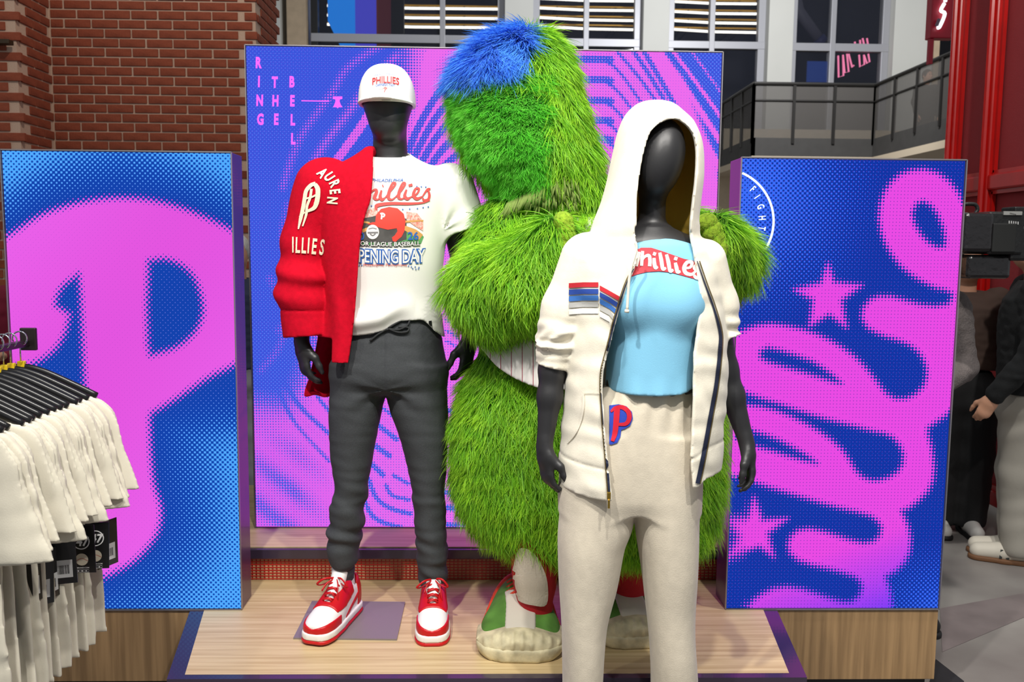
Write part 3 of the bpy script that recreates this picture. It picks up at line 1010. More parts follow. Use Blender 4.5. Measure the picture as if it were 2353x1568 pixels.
rb = lightbox('light box with pink script and stars on navy beside the standing crowd', xr0, xr1, Z_PLAT + 0.001, zr1_, Y_BOX, 0.14, field_right, mRf, 0.0055, m_side)
m_badge = emat('badge_white', (236, 250, 255), 1.15)
ring = []
for a in np.linspace(-80, 80, 60):
    ring.append((1657 + 120 * math.sin(math.radians(90 - a)) , 508 + 120 * math.sin(math.radians(a))))
ring = [p for p in ring if p[0] > 1702]
V2, F2 = ribbon2d(ring, 5.2, 1)
def flat_on(name, V2, F2, Y, off, m, par):
    W = np.array([U(x, y, Y) for x, y in V2])
    W[:, 1] = Y - off
    return link(name, mesh_from(name, W, F2), m, par)
flat_on('badge_ring', V2, F2, Y_BOX, 0.003, m_badge, rb)
for ch, (zx, zy) in zip('FIGHTINS', [(312, 330), (352, 400), (383, 490), (396, 592), (394, 686), (380, 765), (350, 848), (298, 938)]):
    cx, cy = 1650 + zx / 3.92, 350 + zy / 3.92
    rot = math.atan2(cy - 508, cx - 1657) + math.pi / 2
    V, F = text_mesh(ch, 27, bold=0.6, xscale=0.62)
    V[:, 1] -= 9.5
    flat_on('badge_letter', place2d(V, cx, cy, 0.86, rot), [f[::-1] for f in F], Y_BOX, 0.003, m_badge, rb)

# back: big square box with rippling stripes
pink_strokes = [([(880, 100), (800, 155), (765, 210), (700, 300), (672, 360), (650, 430)], 15, .40), ([(910, 130), (850, 190), (800, 260), (740, 340), (705, 410), (690, 470)], 17, .5), ([(870, 225), (830, 290), (780, 360), (740, 420)], 20, .85), ([(900, 300), (840, 400), (800, 460)], 18, .95), ([(660, 470), (650, 560), (700, 640), (690, 700), (640, 760)], 14, .25), ([(620, 640), (660, 720), (640, 800), (600, 850)], 14, .25),
    ([(1592, 122), (1662, 220)], 5, .8), ([(1546, 117), (1600, 190), (1657, 270)], 9, .9), ([(1517, 120), (1590, 225), (1655, 325)], 14, .9), ([(1494, 122), (1570, 245), (1655, 388)], 17, .9), ([(1470, 122), (1560, 280), (1652, 462)], 19, .92), ([(1440, 122), (1550, 320), (1645, 540)], 22, .92), ([(1590, 480), (1640, 600)], 24, .92)]
blue_strokes = [([(715, 880), (732, 915), (756, 945)], 9), ([(655, 880), (690, 935), (753, 995)], 10), ([(640, 900), (680, 975), (756, 1060)], 9), ([(880, 939), (904, 956)], 8), ([(862, 972), (911, 1010)], 12), ([(862, 1025), (895, 1048)], 13), ([(852, 1065), (880, 1092)], 13), ([(846, 1100), (866, 1146), (901, 1170), (943, 1181)], 11), ([(887, 1116), (901, 1139), (940, 1149)], 9), ([(904, 1093), (938, 1112)], 9), ([(836, 1148), (855, 1185), (883, 1202), (925, 1214)], 11), ([(1020, 1130), (1065, 1146)], 12), ([(1020, 1166), (1065, 1172)], 14), ([(1020, 1206), (1065, 1208)], 12), ([(1018, 942), (1050, 948)], 13),
    ([(1457, 119), (1500, 185), (1545, 262)], 11), ([(1419, 119), (1470, 180), (1512, 240)], 8), ([(1480, 119), (1530, 205), (1580, 300)], 12)]
for k, yt in enumerate((136, 184, 231, 277, 320)):
    blue_strokes.append(([(930, yt + 230), (965, yt + 150), (1010, yt + 75), (1060, yt + 30), (1120, yt + 4), (1250, yt), (1390, yt), (1400, yt + 5)], 17))
    blue_strokes.append(([(1392, yt + 1), (1425, yt + 32), (1460, yt + 80), (1480, yt + 112)], 7))
for k in range(7):
    blue_strokes.append(([(1025, 640 + 24 * k), (1050, 655 + 24 * k), (1085, 690 + 24 * k)], 5))
BASE_PINK = [(1000, 60), (1470, 60), (1690, 560), (1690, 1260), (560, 1260), (560, 960), (640, 940), (690, 900), (740, 760), (800, 560), (880, 420), (930, 250)]
def field_back(p):
    x, y = p[:, 0], p[:, 1]
    sd = poly_sd(p, catmull(BASE_PINK, 3, True))
    soft = np.where(x < 1200, 90, 20)
    pk = np.clip(0.5 + sd / soft, 0, 1)
    for path, w, a in pink_strokes:
        c = catmull(path, 5)
        d = seg_dist(p, c[:-1], c[1:])
        m = np.clip((w * (1.0 if x is None else 1.0) - d) / (w * 0.9), 0, 1) if a < 0.8 else np.clip((w / 2 - d) / 3 + 0.5, 0, 1)
        pk = np.maximum(pk, pk * (1 - m) + m * a * 0.93)
    for path, w in blue_strokes:
        c = catmull(path, 5)
        d = seg_dist(p, c[:-1], c[1:])
        m = np.clip((w / 2 - d) / 3 + 0.5, 0, 1)
        pk = pk * (1 - 0.82 * m)
    low = np.clip((y - 900) / 200, 0, 1) * np.clip((780 - x) / 100, 0, 1)
    band = 0.5 + 0.5 * np.sin((x * 0.62 - y * 0.78) * 0.085)
    pk = pk * (1 - low) + low * (0.40 + 0.42 * band * np.clip((y - 850) / 200, 0, 1)) * np.clip((y - 840) / 140, 0, 1)
    pk = np.where(low > 0.05, pk, np.where(pk > 0.82, 0.86 + 0.1 * (sd < 60), pk))
    t = np.clip(0.28 + 0.25 * np.sin(x * 0.004 + 1) * np.cos(y * 0.003), 0, 1)
    sh = np.clip(0.5 - (x - 560) / 900, 0, 0.55)
    return np.stack([pk, t * 0.6, sh], 1)
xb0, xb1 = U(587, 1212.8, Y_BACK)[0], U(1624.8, 1214.6, Y_BACK)[0]
zb1 = U(1110, 111.5, Y_BACK)[2]
mBf = screen_mat('graphic_back', 0.0112, 0.0112, math.pi / 4 * 0, math.pi / 4, (236, 108, 236), (190, 80, 236), (60, 84, 218), (90, 128, 246), 0.8)
bb = lightbox('big square light box of rippling pink and blue stripes behind the mannequins', xb0, xb1, Z_STEP + 0.001, zb1, Y_BACK, 0.12, field_back, mBf, 0.007, m_side)
m_pinktxt = emat('lettering_pink', (238, 100, 240), 1.0)
for s, x0, y0, x1, y1 in (('RING', 594, 144, 599, 274), ('THE', 632, 189, 635, 274), ('BELL', 671, 188, 674, 319)):
    n = len(s)
    for i, ch in enumerate(s):
        t = i / (n - 1)
        cx, cy = x0 + (x1 - x0) * t, y0 + (y1 - y0) * t
        V, F = text_mesh(ch, 34, bold=1.7, xscale=0.62)
        V[:, 1] -= 12
        flat_on('letter', place2d(V, cx, cy, 1.0, 0.02), [f[::-1] for f in F], Y_BACK, 0.004, m_pinktxt, bb)
V2, F2 = ribbon2d([(693, 232), (757, 233)], 2.6, 1)
flat_on('line', V2, F2, Y_BACK, 0.004, m_pinktxt, bb)
bell = [(765, 222), (787, 222), (787, 228), (781, 229), (781, 234), (784, 242), (788, 247), (779, 247), (776.5, 250), (774, 247), (765, 247), (768, 242), (771, 234), (771, 229), (765, 228)]
flat_on('bell_emblem', bell, [list(range(len(bell)))[::-1]], Y_BACK, 0.004, m_pinktxt, bb)

# steel base plate under one shoe
c = [UZ(*p, Z_PLAT) for p in ((717, 1385), (674, 1470), (912, 1473), (931, 1387))]
tag(MB().prism([(p[0], p[1], Z_PLAT) for p in c][::-1][::-1], (0, 0, 0.006)).build('base_plate', mat('brushed_steel', (138, 130, 132), 0.45, 0.25, bump=0.05, bscale=300)), 'flat brushed steel base plate under the red sneaker', 'plate')
# ------------------------------------------------------------------ figures: shared tools
def tabpx(Y, rows):
    out = []
    for r in rows:
        y, xl, xr, ry = r[:4]
        dy = r[4] if len(r) > 4 else 0.0
        a, b = U(xl, y, Y + dy), U(xr, y, Y + dy)
        out.append(((a[2] + b[2]) / 2, (a[0] + b[0]) / 2, Y + dy, (b[0] - a[0]) / 2, ry))
    return sorted(out)

def bounds(tab, pad=0.05):
    T = np.asarray(tab)
    return np.array([(T[:, 1] - T[:, 3]).min() - pad, (T[:, 2] - T[:, 4]).min() - pad, T[:, 0].min() - pad]), np.array([(T[:, 1] + T[:, 3]).max() + pad, (T[:, 2] + T[:, 4]).max() + pad, T[:, 0].max() + pad])

def near(P, c, R, fn):
    d = np.linalg.norm(P - np.asarray(c, float), axis=1)
    out = d - R * 0.8
    m = d < R
    if m.any():
        out[m] = fn(P[m])
    return out

def unit(v):
    v = np.asarray(v, float)
    return v / np.linalg.norm(v)

def hand_sdf(P, w, d, n, s, k=1.0, curl=(0.35, 0.55, 0.4), spread=0.0):
    w, d = np.asarray(w, float), unit(d)
    n = unit(np.asarray(n, float) - d * (np.asarray(n, float) @ d))
    s = unit(np.asarray(s, float) - d * (np.asarray(s, float) @ d) - n * (np.asarray(s, float) @ n))
    def f(P):
        r = smin(cone(P, w - d * 0.02 * k, w + d * 0.03 * k, 0.024 * k, 0.031 * k, (n, 1.35)), cone(P, w + d * 0.03 * k, w + d * 0.082 * k, 0.033 * k, 0.036 * k, (n, 2.2)), 0.02 * k)
        for i, (o, L, rr, dl) in enumerate(((0.0275, 0.074, 0.0088, 0.082), (0.0095, 0.083, 0.0092, 0.087), (-0.0085, 0.077, 0.0088, 0.084), (-0.0255, 0.06, 0.0078, 0.076))):
            p = w + d * dl * k + s * o * k
            pts, a = [p - d * 0.02 * k], curl[0] * (0.8 + 0.22 * i)
            pts.append(p)
            for j, seg in enumerate((0.46, 0.31, 0.23)):
                dr = d * math.cos(a) + n * math.sin(a) + s * spread * (1.5 - i) * 0.1
                p = p + unit(dr) * seg * L * k
                pts.append(p)
                a += curl[min(j + 1, 2)]
            r = smin(r, chain(P, pts, [rr * k, rr * k * 1.03, rr * k * 0.95, rr * k * 0.86, rr * k * 0.7], 0.004), 0.006 * k)
        b = w + d * 0.022 * k + s * 0.02 * k + n * 0.006 * k
        p1 = b + unit(d * 0.7 + s * 0.55 + n * 0.35) * 0.05 * k
        p2 = p1 + unit(d * 0.95 + s * 0.12 + n * 0.3) * 0.032 * k
        p3 = p2 + unit(d * 0.95 - s * 0.05 + n * 0.35) * 0.024 * k
        return smin(r, chain(P, [b, p1, p2, p3], [0.016 * k, 0.0125 * k, 0.0105 * k, 0.008 * k], 0.008), 0.014 * k)
    return near(P, w + d * 0.07 * k, 0.2 * k, f)

def shell(d, t):
    return np.maximum(d, -(d + t))

def xz_poly(Y, pts, n=0):
    if n:
        pts = catmull(pts, n).tolist()
    return np.array([[U(x, y, Y)[0], U(x, y, Y)[2]] for x, y in pts])

def line_x(Y, pts):
    """X of a hand-measured line as function of Z (both world), pts in photo px top to bottom"""
    q = xz_poly(Y, pts)[::-1]
    return lambda z: cub(z, q[:, 1], q[:, 0])

def line_z(Y, pts):
    q = xz_poly(Y, pts)
    return lambda x: cub(x, q[:, 0], q[:, 1])

def grid_sd(poly, step=0.004, pad=0.25):
    """signed distance of a 2d polygon, tabulated once and sampled bilinearly"""
    poly = np.asarray(poly, float)
    lo, hi = poly.min(0) - pad, poly.max(0) + pad
    n = np.ceil((hi - lo) / step).astype(int) + 1
    gx, gy = np.meshgrid(np.arange(n[0]), np.arange(n[1]), indexing='ij')
    T = poly_sd(np.stack([gx.ravel(), gy.ravel()], 1) * step + lo, poly).reshape(n)
    def f(Q):
        q = (Q - lo) / step
        q = np.clip(q, 0, n - 1.001)
        i = q.astype(int)
        t = q - i
        return (T[i[:, 0], i[:, 1]] * (1 - t[:, 0]) + T[i[:, 0] + 1, i[:, 1]] * t[:, 0]) * (1 - t[:, 1]) + (T[i[:, 0], i[:, 1] + 1] * (1 - t[:, 0]) + T[i[:, 0] + 1, i[:, 1] + 1] * t[:, 0]) * t[:, 1]
    return f

m_mann = mat('black_mannequin', (40, 40, 42), 0.44, spec=0.5, bump=0.02, bscale=300)

# ------------------------------------------------------------------ sneakers
m_swhite = mat('white_leather', (240, 240, 238), 0.45, bump=0.03, bscale=200)
m_sred = mat('red_leather', (196, 16, 24), 0.4, bump=0.03, bscale=200)
SHOE_T = [(-0.205, 0.0, 0.045, 0.014, 0.014), (-0.198, 0.0, 0.044, 0.030, 0.024), (-0.18, 0.0, 0.044, 0.044, 0.033), (-0.14, 0.0, 0.046, 0.052, 0.042), (-0.09, 0.0, 0.050, 0.052, 0.055), (-0.04, 0.0, 0.058, 0.047, 0.072), (0.01, 0.0, 0.068, 0.043, 0.086), (0.055, 0.0, 0.070, 0.040, 0.085), (0.085, 0.0, 0.066, 0.036, 0.075), (0.102, 0.0, 0.06, 0.022, 0.055)]
def shoe_f(P, grow=0.0):
    Q = np.stack([P[:, 0], P[:, 2], P[:, 1]], 1)
    d = loft(Q, [(a - (grow if a < 0 else -grow), b, c, rx + grow, ry + grow) for a, b, c, rx, ry in SHOE_T], 2.3)
    d = np.maximum(d, 0.03 - P[:, 2])
    op = cone(P, (0, 0.045, 0.10), (0, 0.055, 0.24), 0.030, 0.045)
    return smax(d, -op, 0.01)
def sole_f(P, z0, z1, grow):
    Q = np.stack([P[:, 0], P[:, 2] * 0 + 0.05, P[:, 1]], 1)
    d = loft(Q, [(a - (0.006 if a < 0 else -0.006), b, 0.05, rx + grow, 0.05) for a, b, c, rx, ry in SHOE_T], 2.0)
    return smax(d, np.maximum(z0 - P[:, 2], P[:, 2] - z1), 0.006)
lo, hi = (-0.08, -0.23, -0.01), (0.08, 0.13, 0.20)
def shoe_part(fn, h=0.0035):
    V, F = skin(fn, lo, hi, h)
    return mesh_from('shoe_part', relax(V, F, 1), F)
def region(fn, cutter):
    return lambda P: np.maximum(fn(P), cutter(P))
toe_cut = lambda P: np.minimum(np.maximum(P[:, 1] + 0.135 + 6.0 * P[:, 0] ** 2, P[:, 2] - 0.062), 9)
shoe_me = {
    'sneaker': shoe_part(shoe_f),
    'midsole': shoe_part(lambda P: sole_f(P, 0.012, 0.036, 0.006)),
    'outsole': shoe_part(lambda P: sole_f(P, 0.0, 0.013, 0.008)),
    'toe_rand': shoe_part(region(lambda P: shoe_f(P, 0.003), lambda P: np.maximum(P[:, 2] - (0.052 + 0.25 * np.abs(P[:, 0])), P[:, 1] + 0.10))),
    'eyestay': shoe_part(region(lambda P: shoe_f(P, 0.003), lambda P: np.maximum(np.maximum(P[:, 1] - 0.02, -0.118 - P[:, 1]), np.maximum(0.075 - P[:, 2] + 0.3 * np.maximum(P[:, 1] + 0.05, 0), np.where(P[:, 1] > -0.1, 0.014 - np.abs(P[:, 0]), -1))))),
    'heel_counter': shoe_part(region(lambda P: shoe_f(P, 0.003), lambda P: np.maximum(0.055 - P[:, 1], P[:, 2] - 0.14))),
    'side_quarter': shoe_part(region(lambda P: shoe_f(P, 0.002), lambda P: np.maximum(np.maximum(-0.06 - P[:, 1], P[:, 1] - 0.06), np.abs(P[:, 2] - 0.055 - 0.35 * (P[:, 1] + 0.0)) - 0.010))),
}
for k, me in shoe_me.items():
    me.materials.append(m_sred if k in ('outsole', 'toe_rand', 'eyestay', 'heel_counter', 'side_quarter') else m_swhite)
tg = MB()
V, F = skin(lambda P: np.maximum(cone(P, (0, -0.06, 0.10), (0, 0.004, 0.172), 0.024, 0.028, ((0, 1, 1), 3.0)), -9), (-0.06, -0.13, 0.05), (0.06, 0.06, 0.23), 0.0035)
shoe_me['tongue'] = mesh_from('tongue', relax(V, F, 1), F)
shoe_me['tongue'].materials.append(m_swhite)
lc = MB()
for i in range(6):
    t = i / 5
    y, z = -0.102 + 0.086 * t, 0.108 + 0.058 * t
    w = 0.017 + 0.006 * t
    lc.tube([(-w, y + 0.004, z - 0.004), (-w * 0.5, y, z + 0.005), (w * 0.5, y + 0.006, z + 0.006), (w, y + 0.012, z)], 0.0038, 6, flat=0.6)
    lc.tube([(w, y + 0.002, z - 0.003), (0, y + 0.008, z + 0.007), (-w, y + 0.014, z)], 0.0036, 6, flat=0.6)
yk, zk = -0.03, 0.160
lc.tube(catmull([(0, yk, zk), (-0.03, yk - 0.03, zk + 0.005), (-0.055, yk - 0.035, zk - 0.015), (-0.04, yk - 0.02, zk - 0.02), (0, yk, zk)], 5), 0.0038, 6, flat=0.6)
lc.tube(catmull([(0, yk, zk), (0.03, yk - 0.02, zk + 0.006), (0.05, yk - 0.02, zk - 0.02), (0.03, yk - 0.01, zk - 0.02), (0, yk, zk)], 5), 0.0038, 6, flat=0.6)
lc.tube(catmull([(0, yk, zk), (0.02, yk - 0.03, zk - 0.01), (0.028, yk - 0.05, zk - 0.04), (0.03, yk - 0.052, zk - 0.06)], 5), 0.0036, 6, flat=0.6)
lc.tube(catmull([(0, yk, zk), (-0.02, yk - 0.03, zk - 0.01), (-0.03, yk - 0.05, zk - 0.03)], 5), 0.0036, 6, flat=0.6)
shoe_me['laces'] = mesh_from('laces', lc.V, lc.F)
shoe_me['laces'].materials.append(m_sred)
tp = MB().box((-0.017, -0.006, -0.010), (0.017, 0.0, 0.013), 0.001)
shoe_me['tongue_label'] = mesh_from('tongue_label', [(x, y * 0.5 - 0.02 + z * 0.6 + 0.004, z + 0.178 + y * 0.3) for x, y, z in tp.V], tp.F)
shoe_me['tongue_label'].materials.append(m_sred)
sw = [(-0.012, -0.002), (-0.008, -0.006), (0.014, 0.006), (-0.006, -0.001), (-0.010, 0.003)]
shoe_me['tongue_emblem'] = mesh_from('tongue_emblem', [(x, -0.024 + (z + 0.002) * 0.6, z + 0.171) for x, z in sw], [[0, 1, 2, 3, 4]])
shoe_me['tongue_emblem'].materials.append(m_swhite)
for me in shoe_me.values():
    if me.name.split('.')[0] in ('shoe_part', 'tongue', 'laces'):
        me.polygons.foreach_set('use_smooth', np.ones(len(me.polygons), bool))
def sneaker(loc, rz, parent, s=1.0):
    o = link('sneaker', shoe_me['sneaker'], None, parent)
    o.location, o.rotation_euler, o.scale = tuple(float(v) for v in loc), (0, 0, rz), (s, s, s)
    for k, me in shoe_me.items():
        if k != 'sneaker':
            c = bpy.data.objects.new(k, me)
            COL.objects.link(c)
            c.parent = o
    return o
# ------------------------------------------------------------------ the capped mannequin
YM = 3.0
man = empty('mannequin', UZ(870, 1420, Z_PLAT + 0.0), 'black mannequin in white cap, white print tee and charcoal joggers', 'mannequin')
wl_, wr_ = U(693, 785, YM - 0.02), U(1078, 778, YM + 0.02)
T_torso = tabpx(YM, [(380, 845, 945, .055), (420, 770, 1030, .085), (520, 760, 1015, .105), (640, 780, 1000, .095), (740, 790, 1005, .095), (850, 775, 1015, .10)])
def f_man(P):
    c = U(891, 268, YM)
    head = ellip(P, U(891, 232, YM + 0.01), (0.083, 0.10, 0.088))
    head = smin(head, ellip(P, U(892, 285, YM - 0.035), (0.058, 0.060, 0.062)), 0.05)
    d = smin(head, cone(P, U(896, 310, YM + 0.01), U(897, 400, YM + 0.02), 0.055, 0.062), 0.02)
    d = smin(d, loft(P, T_torso), 0.03)
    for sh, el, wr, r in ((U(760, 430, YM), U(705, 610, YM + 0.02), wl_, 1), (U(1035, 430, YM), U(1066, 610, YM + 0.06), wr_, 1)):
        d = smin(d, chain(P, [sh, el, wr], [0.055, 0.042, 0.024], 0.02), 0.03)
    d = smin(d, hand_sdf(P, wl_, (0.12, -0.05, -1), (0.85, 0.45, 0), (0.5, -0.85, 0.0), 1.0, (0.3, 0.5, 0.4)), 0.012)
    d = smin(d, hand_sdf(P, wr_, (-0.1, -0.05, -1), (-0.85, 0.45, 0), (-0.5, -0.85, 0.0), 1.0, (0.3, 0.5, 0.4)), 0.012)
    return d
a, b = U(655, 930, YM), U(1100, 140, YM)
sculpt('body', f_man, (a[0], YM - 0.25, a[2] - 0.05), (b[0] + 0.05, YM + 0.28, b[2]), 0.0048, m_mann, man)

# white tee
m_tee = mat('white_jersey', (232, 230, 224), 0.8, bump=0.06, bscale=350, sheen=0.2)
T_tee = tabpx(YM, [(346, 872, 932, .062, .02), (362, 850, 955, .075, .01), (380, 812, 990, .092), (402, 772, 1030, .108), (440, 748, 1042, .125), (520, 742, 1028, .142), (600, 748, 1019, .138), (680, 755, 1011, .128), (740, 768, 1018, .128), (800, 772, 1026, .128)])
sA, sB = U(1034, 432, YM), U(1066, 528, YM + 0.01)
hemz = line_z(YM - 0.12, [(760, 770), (812, 772), (870, 764), (930, 738), (965, 737), (1000, 768), (1022, 786), (1040, 788)])
def f_tee(P):
    d = loft(P, T_tee, 2.2)
    sl = cone(P, sA, sB + (sB - sA) * 0.3, 0.083, 0.078)
    dirs = unit(sB - sA)
    sl = np.maximum(sl, (P - sB) @ dirs)
    d = smin(d, sl, 0.04)
    # pulls at the sleeve and above the hem
    q = P - U(1020, 530, YM - 0.1)
    an = np.arctan2(q[:, 2], q[:, 0])
    rr = np.hypot(q[:, 0], q[:, 2])
    d = d + 0.008 * np.sin(an * 8 + 2 * wob(P, 9, 3)) * np.exp(-(an - 1.1) ** 2 / 0.35) * np.clip(rr / 0.02, 0, 1) * np.exp(-(rr / 0.085) ** 2)
    d = d + 0.0045 * wob(P, 16, 1, aniso=(1, 1, 0.6)) * np.clip((U(0, 640, YM)[2] - P[:, 2]) / 0.12, 0.15, 1)
    zz = P[:, 2] - hemz(P[:, 0])
    d = d - 0.022 * np.exp(-((zz - 0.045) / 0.03) ** 2) * np.clip((U(960, 0, YM)[0] - P[:, 0]) / 0.1, 0, 1)
    d = shell(d, 0.011)
    d = np.maximum(d, -zz)
    neck = cone(P, U(897, 330, YM - 0.015), U(898, 375, YM - 0.01), 0.064, 0.064)
    return np.maximum(d, -neck)
a, b = U(735, 800, YM), U(1105, 335, YM)
tee, tV, tF = sculpt('t_shirt', f_tee, (a[0] - 0.03, YM - 0.24, a[2] - 0.02), (b[0] + 0.03, YM + 0.22, b[2]), 0.0042, m_tee, man)
# ribbed collar
cl = [U(897, 356, YM - 0.005) + np.array([0.067 * math.cos(t), 0.06 * math.sin(t), 0.012 * math.sin(t) - 0.012]) for t in np.linspace(0, 2 * math.pi, 40, endpoint=False)]
MB().tube(cl + [cl[0]], 0.009, 8, caps=False).build('collar', m_tee, tee, True)

# charcoal joggers
m_jog = mat('charcoal_jersey', (58, 61, 64), 0.85, bump=0.12, bscale=260, var=0.12, vscale=200)
T_hip = tabpx(YM, [(728, 805, 1002, .118), (780, 778, 1016, .128), (850, 759, 1026, .138), (885, 770, 1015, .12), (900, 800, 985, .08)])
T_l = tabpx(YM, [(840, 762, 892, .11), (905, 758, 886, .105), (980, 758, 869, .098), (1060, 761, 855, .088), (1110, 766, 848, .084), (1180, 757, 838, .082), (1250, 751, 828, .078), (1288, 760, 818, .068), (1308, 767, 811, .052), (1328, 769, 809, .050)])
T_r = tabpx(YM, [(840, 888, 1026, .11), (905, 888, 1027, .105), (1000, 918, 1027, .098), (1080, 938, 1024, .088), (1150, 948, 1022, .084), (1250, 955, 1027, .080), (1290, 959, 1027, .075), (1322, 963, 1026, .066), (1343, 968, 1022, .06)])
zkn = U(0 + 890, 1080, YM)[2]
def f_jog(P):
    l, r = loft(P, T_l), loft(P, T_r)
    d = smin(loft(P, T_hip), smin(l, r, 0.012), 0.03)
    low = np.clip((zkn - P[:, 2]) / 0.12, 0, 1)
    d = d + (0.0052 * np.sin(P[:, 2] * 78 + 4 * wob(P, 11, 2) + P[:, 0] * 30) * (0.35 + 0.65 * np.clip(wob(P, 7, 3) + 0.5, 0, 1))) * low
    cr = U(886, 905, YM - 0.12)
    dd = np.linalg.norm(P - cr, axis=1)
    an = np.arctan2(-(P[:, 2] - cr[2] - 0.012), np.abs(P[:, 0] - cr[0]))
    d = d + 0.007 * np.sin(an * 9 + 1.5 * wob(P, 8, 2)) * np.exp(-((an - 0.25) / 0.5) ** 2) * np.clip(dd / 0.03, 0, 1) * np.exp(-(dd / 0.15) ** 2) * (P[:, 1] < YM)
    d = d + 0.004 * wob(P, 12, 4, aniso=(1.4, 1, 0.5)) + 0.0028 * wob(P, 34, 1, aniso=(0.8, 1, 1.1)) * (0.4 + 0.6 * low)
    xf = np.abs(P[:, 0] - U(892, 850, YM)[0])
    d = d + 0.004 * np.exp(-(xf / 0.006) ** 2) * (P[:, 1] < YM) * np.clip((P[:, 2] - cr[2]) / 0.02, 0, 1)
    return d
a, b = U(735, 1350, YM), U(1045, 720, YM)
jog, jV, jF = sculpt('joggers', f_jog, (a[0], YM - 0.2, a[2] - 0.02), (b[0], YM + 0.2, b[2]), 0.0048, m_jog, man)
jb = bvh_of(jV, jF)
# drawstring bow
def on(bv, x, y, off=0.006):
    d = Vector(_fw + _rt * (x - IMG_W / 2) / FPX - _up * (y - IMG_H / 2) / FPX).normalized()
    h = bv.ray_cast(Vector(CAM), d)
    return np.array(h[0] - d * off) if h[0] is not None else None
def onpath(bv, pts, off=0.006, n=5, fb=None):
    out = []
    for x, y in catmull(pts, n):
        p = on(bv, x, y, off)
        if p is None:
            p = U(x, y, out[-1][1] if out else (fb or 3.0))
        out.append(p)
    return out
for pth in ([(892, 754), (920, 738), (940, 733), (936, 748), (915, 758), (892, 756)], [(892, 755), (870, 768), (850, 784)], [(893, 757), (872, 762), (846, 770)], [(893, 756), (915, 764), (936, 762), (938, 753), (915, 752)]):
    MB().tube(onpath(jb, pth, 0.008), 0.0035, 6).build('drawstring', mat('drawstring_black', (34, 36, 38), 0.8), jog, True)
# socks and shoes
m_sock = mat('white_rib_sock', (226, 224, 222), 0.9, bump=0.5, bscale=8, stretch=(1, 1, 60))
for x, yt, dx in ((788, 1318, 0), (993, 1335, 0)):
    foot = None
    p = U(x, yt, YM)
    MB().tube([(p[0], p[1] + 0.01, Z_PLAT + 0.09), (p[0], p[1] + 0.005, Z_PLAT + 0.13), (p[0], p[1], p[2] + 0.03)], [0.043, 0.040, 0.039], 20).build('sock', m_sock, man, True)
sneaker((U(790, 1400, YM)[0] - 0.005, YM - 0.035, Z_PLAT + 0.006), -0.28, man, 1.0)
sneaker((U(995, 1400, YM)[0] + 0.004, YM - 0.03, Z_PLAT), 0.04, man, 1.0)

# cap
m_cap = mat('white_twill', (240, 238, 234), 0.75, bump=0.08, bscale=500)
cc = U(890, 232, YM + 0.0)
def f_crown(P):
    q = np.abs(P - (cc - [0, 0, 0.02])) / [0.0935, 0.112, 0.137]
    d = ((q ** 2.5).sum(1) ** 0.4 - 1) * 0.095
    d = shell(d, 0.012)
    d = np.maximum(d, (cc[2] - 0.018) - P[:, 2] + 0.0)
    ang = np.arctan2(P[:, 1] - cc[1], P[:, 0] - cc[0])
    return d + 0.0012 * (np.abs(np.sin(ang * 3)) < 0.04)
cap, cV, cF = sculpt('cap', f_crown, cc - [0.12, 0.15, 0.06], cc + [0.12, 0.15, 0.15], 0.004, m_cap, man, 2)
def f_brim(P):
    x = P[:, 0] - cc[0]
    yb = cc[1] - 0.085 - P[:, 1]
    z = cc[2] - 0.004 - 1.9 * x * x - 0.12 * np.clip(yb, -0.05, 1)
    d = np.abs(P[:, 2] - z) - 0.004
    rr = np.sqrt((x / 0.092) ** 2 + (np.maximum(cc[1] - 0.03 - P[:, 1], 0) / 0.135) ** 2)
    d = np.maximum(d, (rr - 1) * 0.09)
    return np.maximum(d, P[:, 1] - (cc[1] - 0.045 - 0.03 * (1 - (x / 0.1) ** 2)))
sculpt('brim', f_brim, cc - [0.12, 0.2, 0.06], cc + [0.12, 0.02, 0.04], 0.0032, m_cap, cap)
MB().tube([cc + [0, 0, 0.112], cc + [0, 0, 0.118], cc + [0, 0, 0.121]], [0.011, 0.009, 0.003], 10).build('button', m_cap, cap, True)
cb = bvh_of(cV, cF)
m_ired, m_iblue = mat('print_red', (204, 40, 44), 0.6), mat('print_blue', (44, 98, 176), 0.6)
def arc_text(s, cx, cy, size, width, sag, bold=0.0, xs=1.0, rot=0.0, italic=0.0):
    """letters spread along a shallow arch, photo px"""
    V, F = text_mesh(s, size, bold, xs, shear=italic)
    w = V[:, 0].max() - V[:, 0].min()
    V[:, 0] *= width / w
    Vp = place2d(V, 0, 0, 1, 0)
    Vp[:, 1] += sag * (Vp[:, 0] / (width / 2)) ** 2
    c, n = math.cos(rot), math.sin(rot)
    return Vp @ np.array([[c, n], [-n, c]]) + [cx, cy], F
def stamp(name, items, bv, m, par, off=0.003, fine=6.0):
    V, F = merge2d(items)
    V, F = refine(V, F, fine)
    return wrap_px(name, V, F, bv, m, par, off)
stamp('cap_lettering', [arc_text('PHILLIES', 886, 190, 22, 62, 5, 0.5)], cb, m_ired, cap, 0.003)
stamp('cap_subtitle', [arc_text('OPENING DAY', 885, 197, 8, 44, 2.5, 0.15), arc_text('MAJOR LEAGUE BASEBALL', 886, 171, 5, 50, 3.5)], cb, m_iblue, cap, 0.003)
pl = [ribbon2d([(882, 203), (885, 200), (888, 203), (885, 206), (883, 212)], 1.4), ribbon2d([(876, 206), (882, 203), (894, 202)], 0.9), arc_text('20', 872, 206, 4.5, 6, 0), arc_text('26', 898, 206, 4.5, 6, 0)]
stamp('cap_emblem', pl, cb, m_ired, cap, 0.003)
stamp('cap_loop', [ribbon2d([(877, 230), (897, 230)], 1.6, 1)], cb, mat('grey_stitch', (150, 150, 150), 0.7), cap, 0.003)

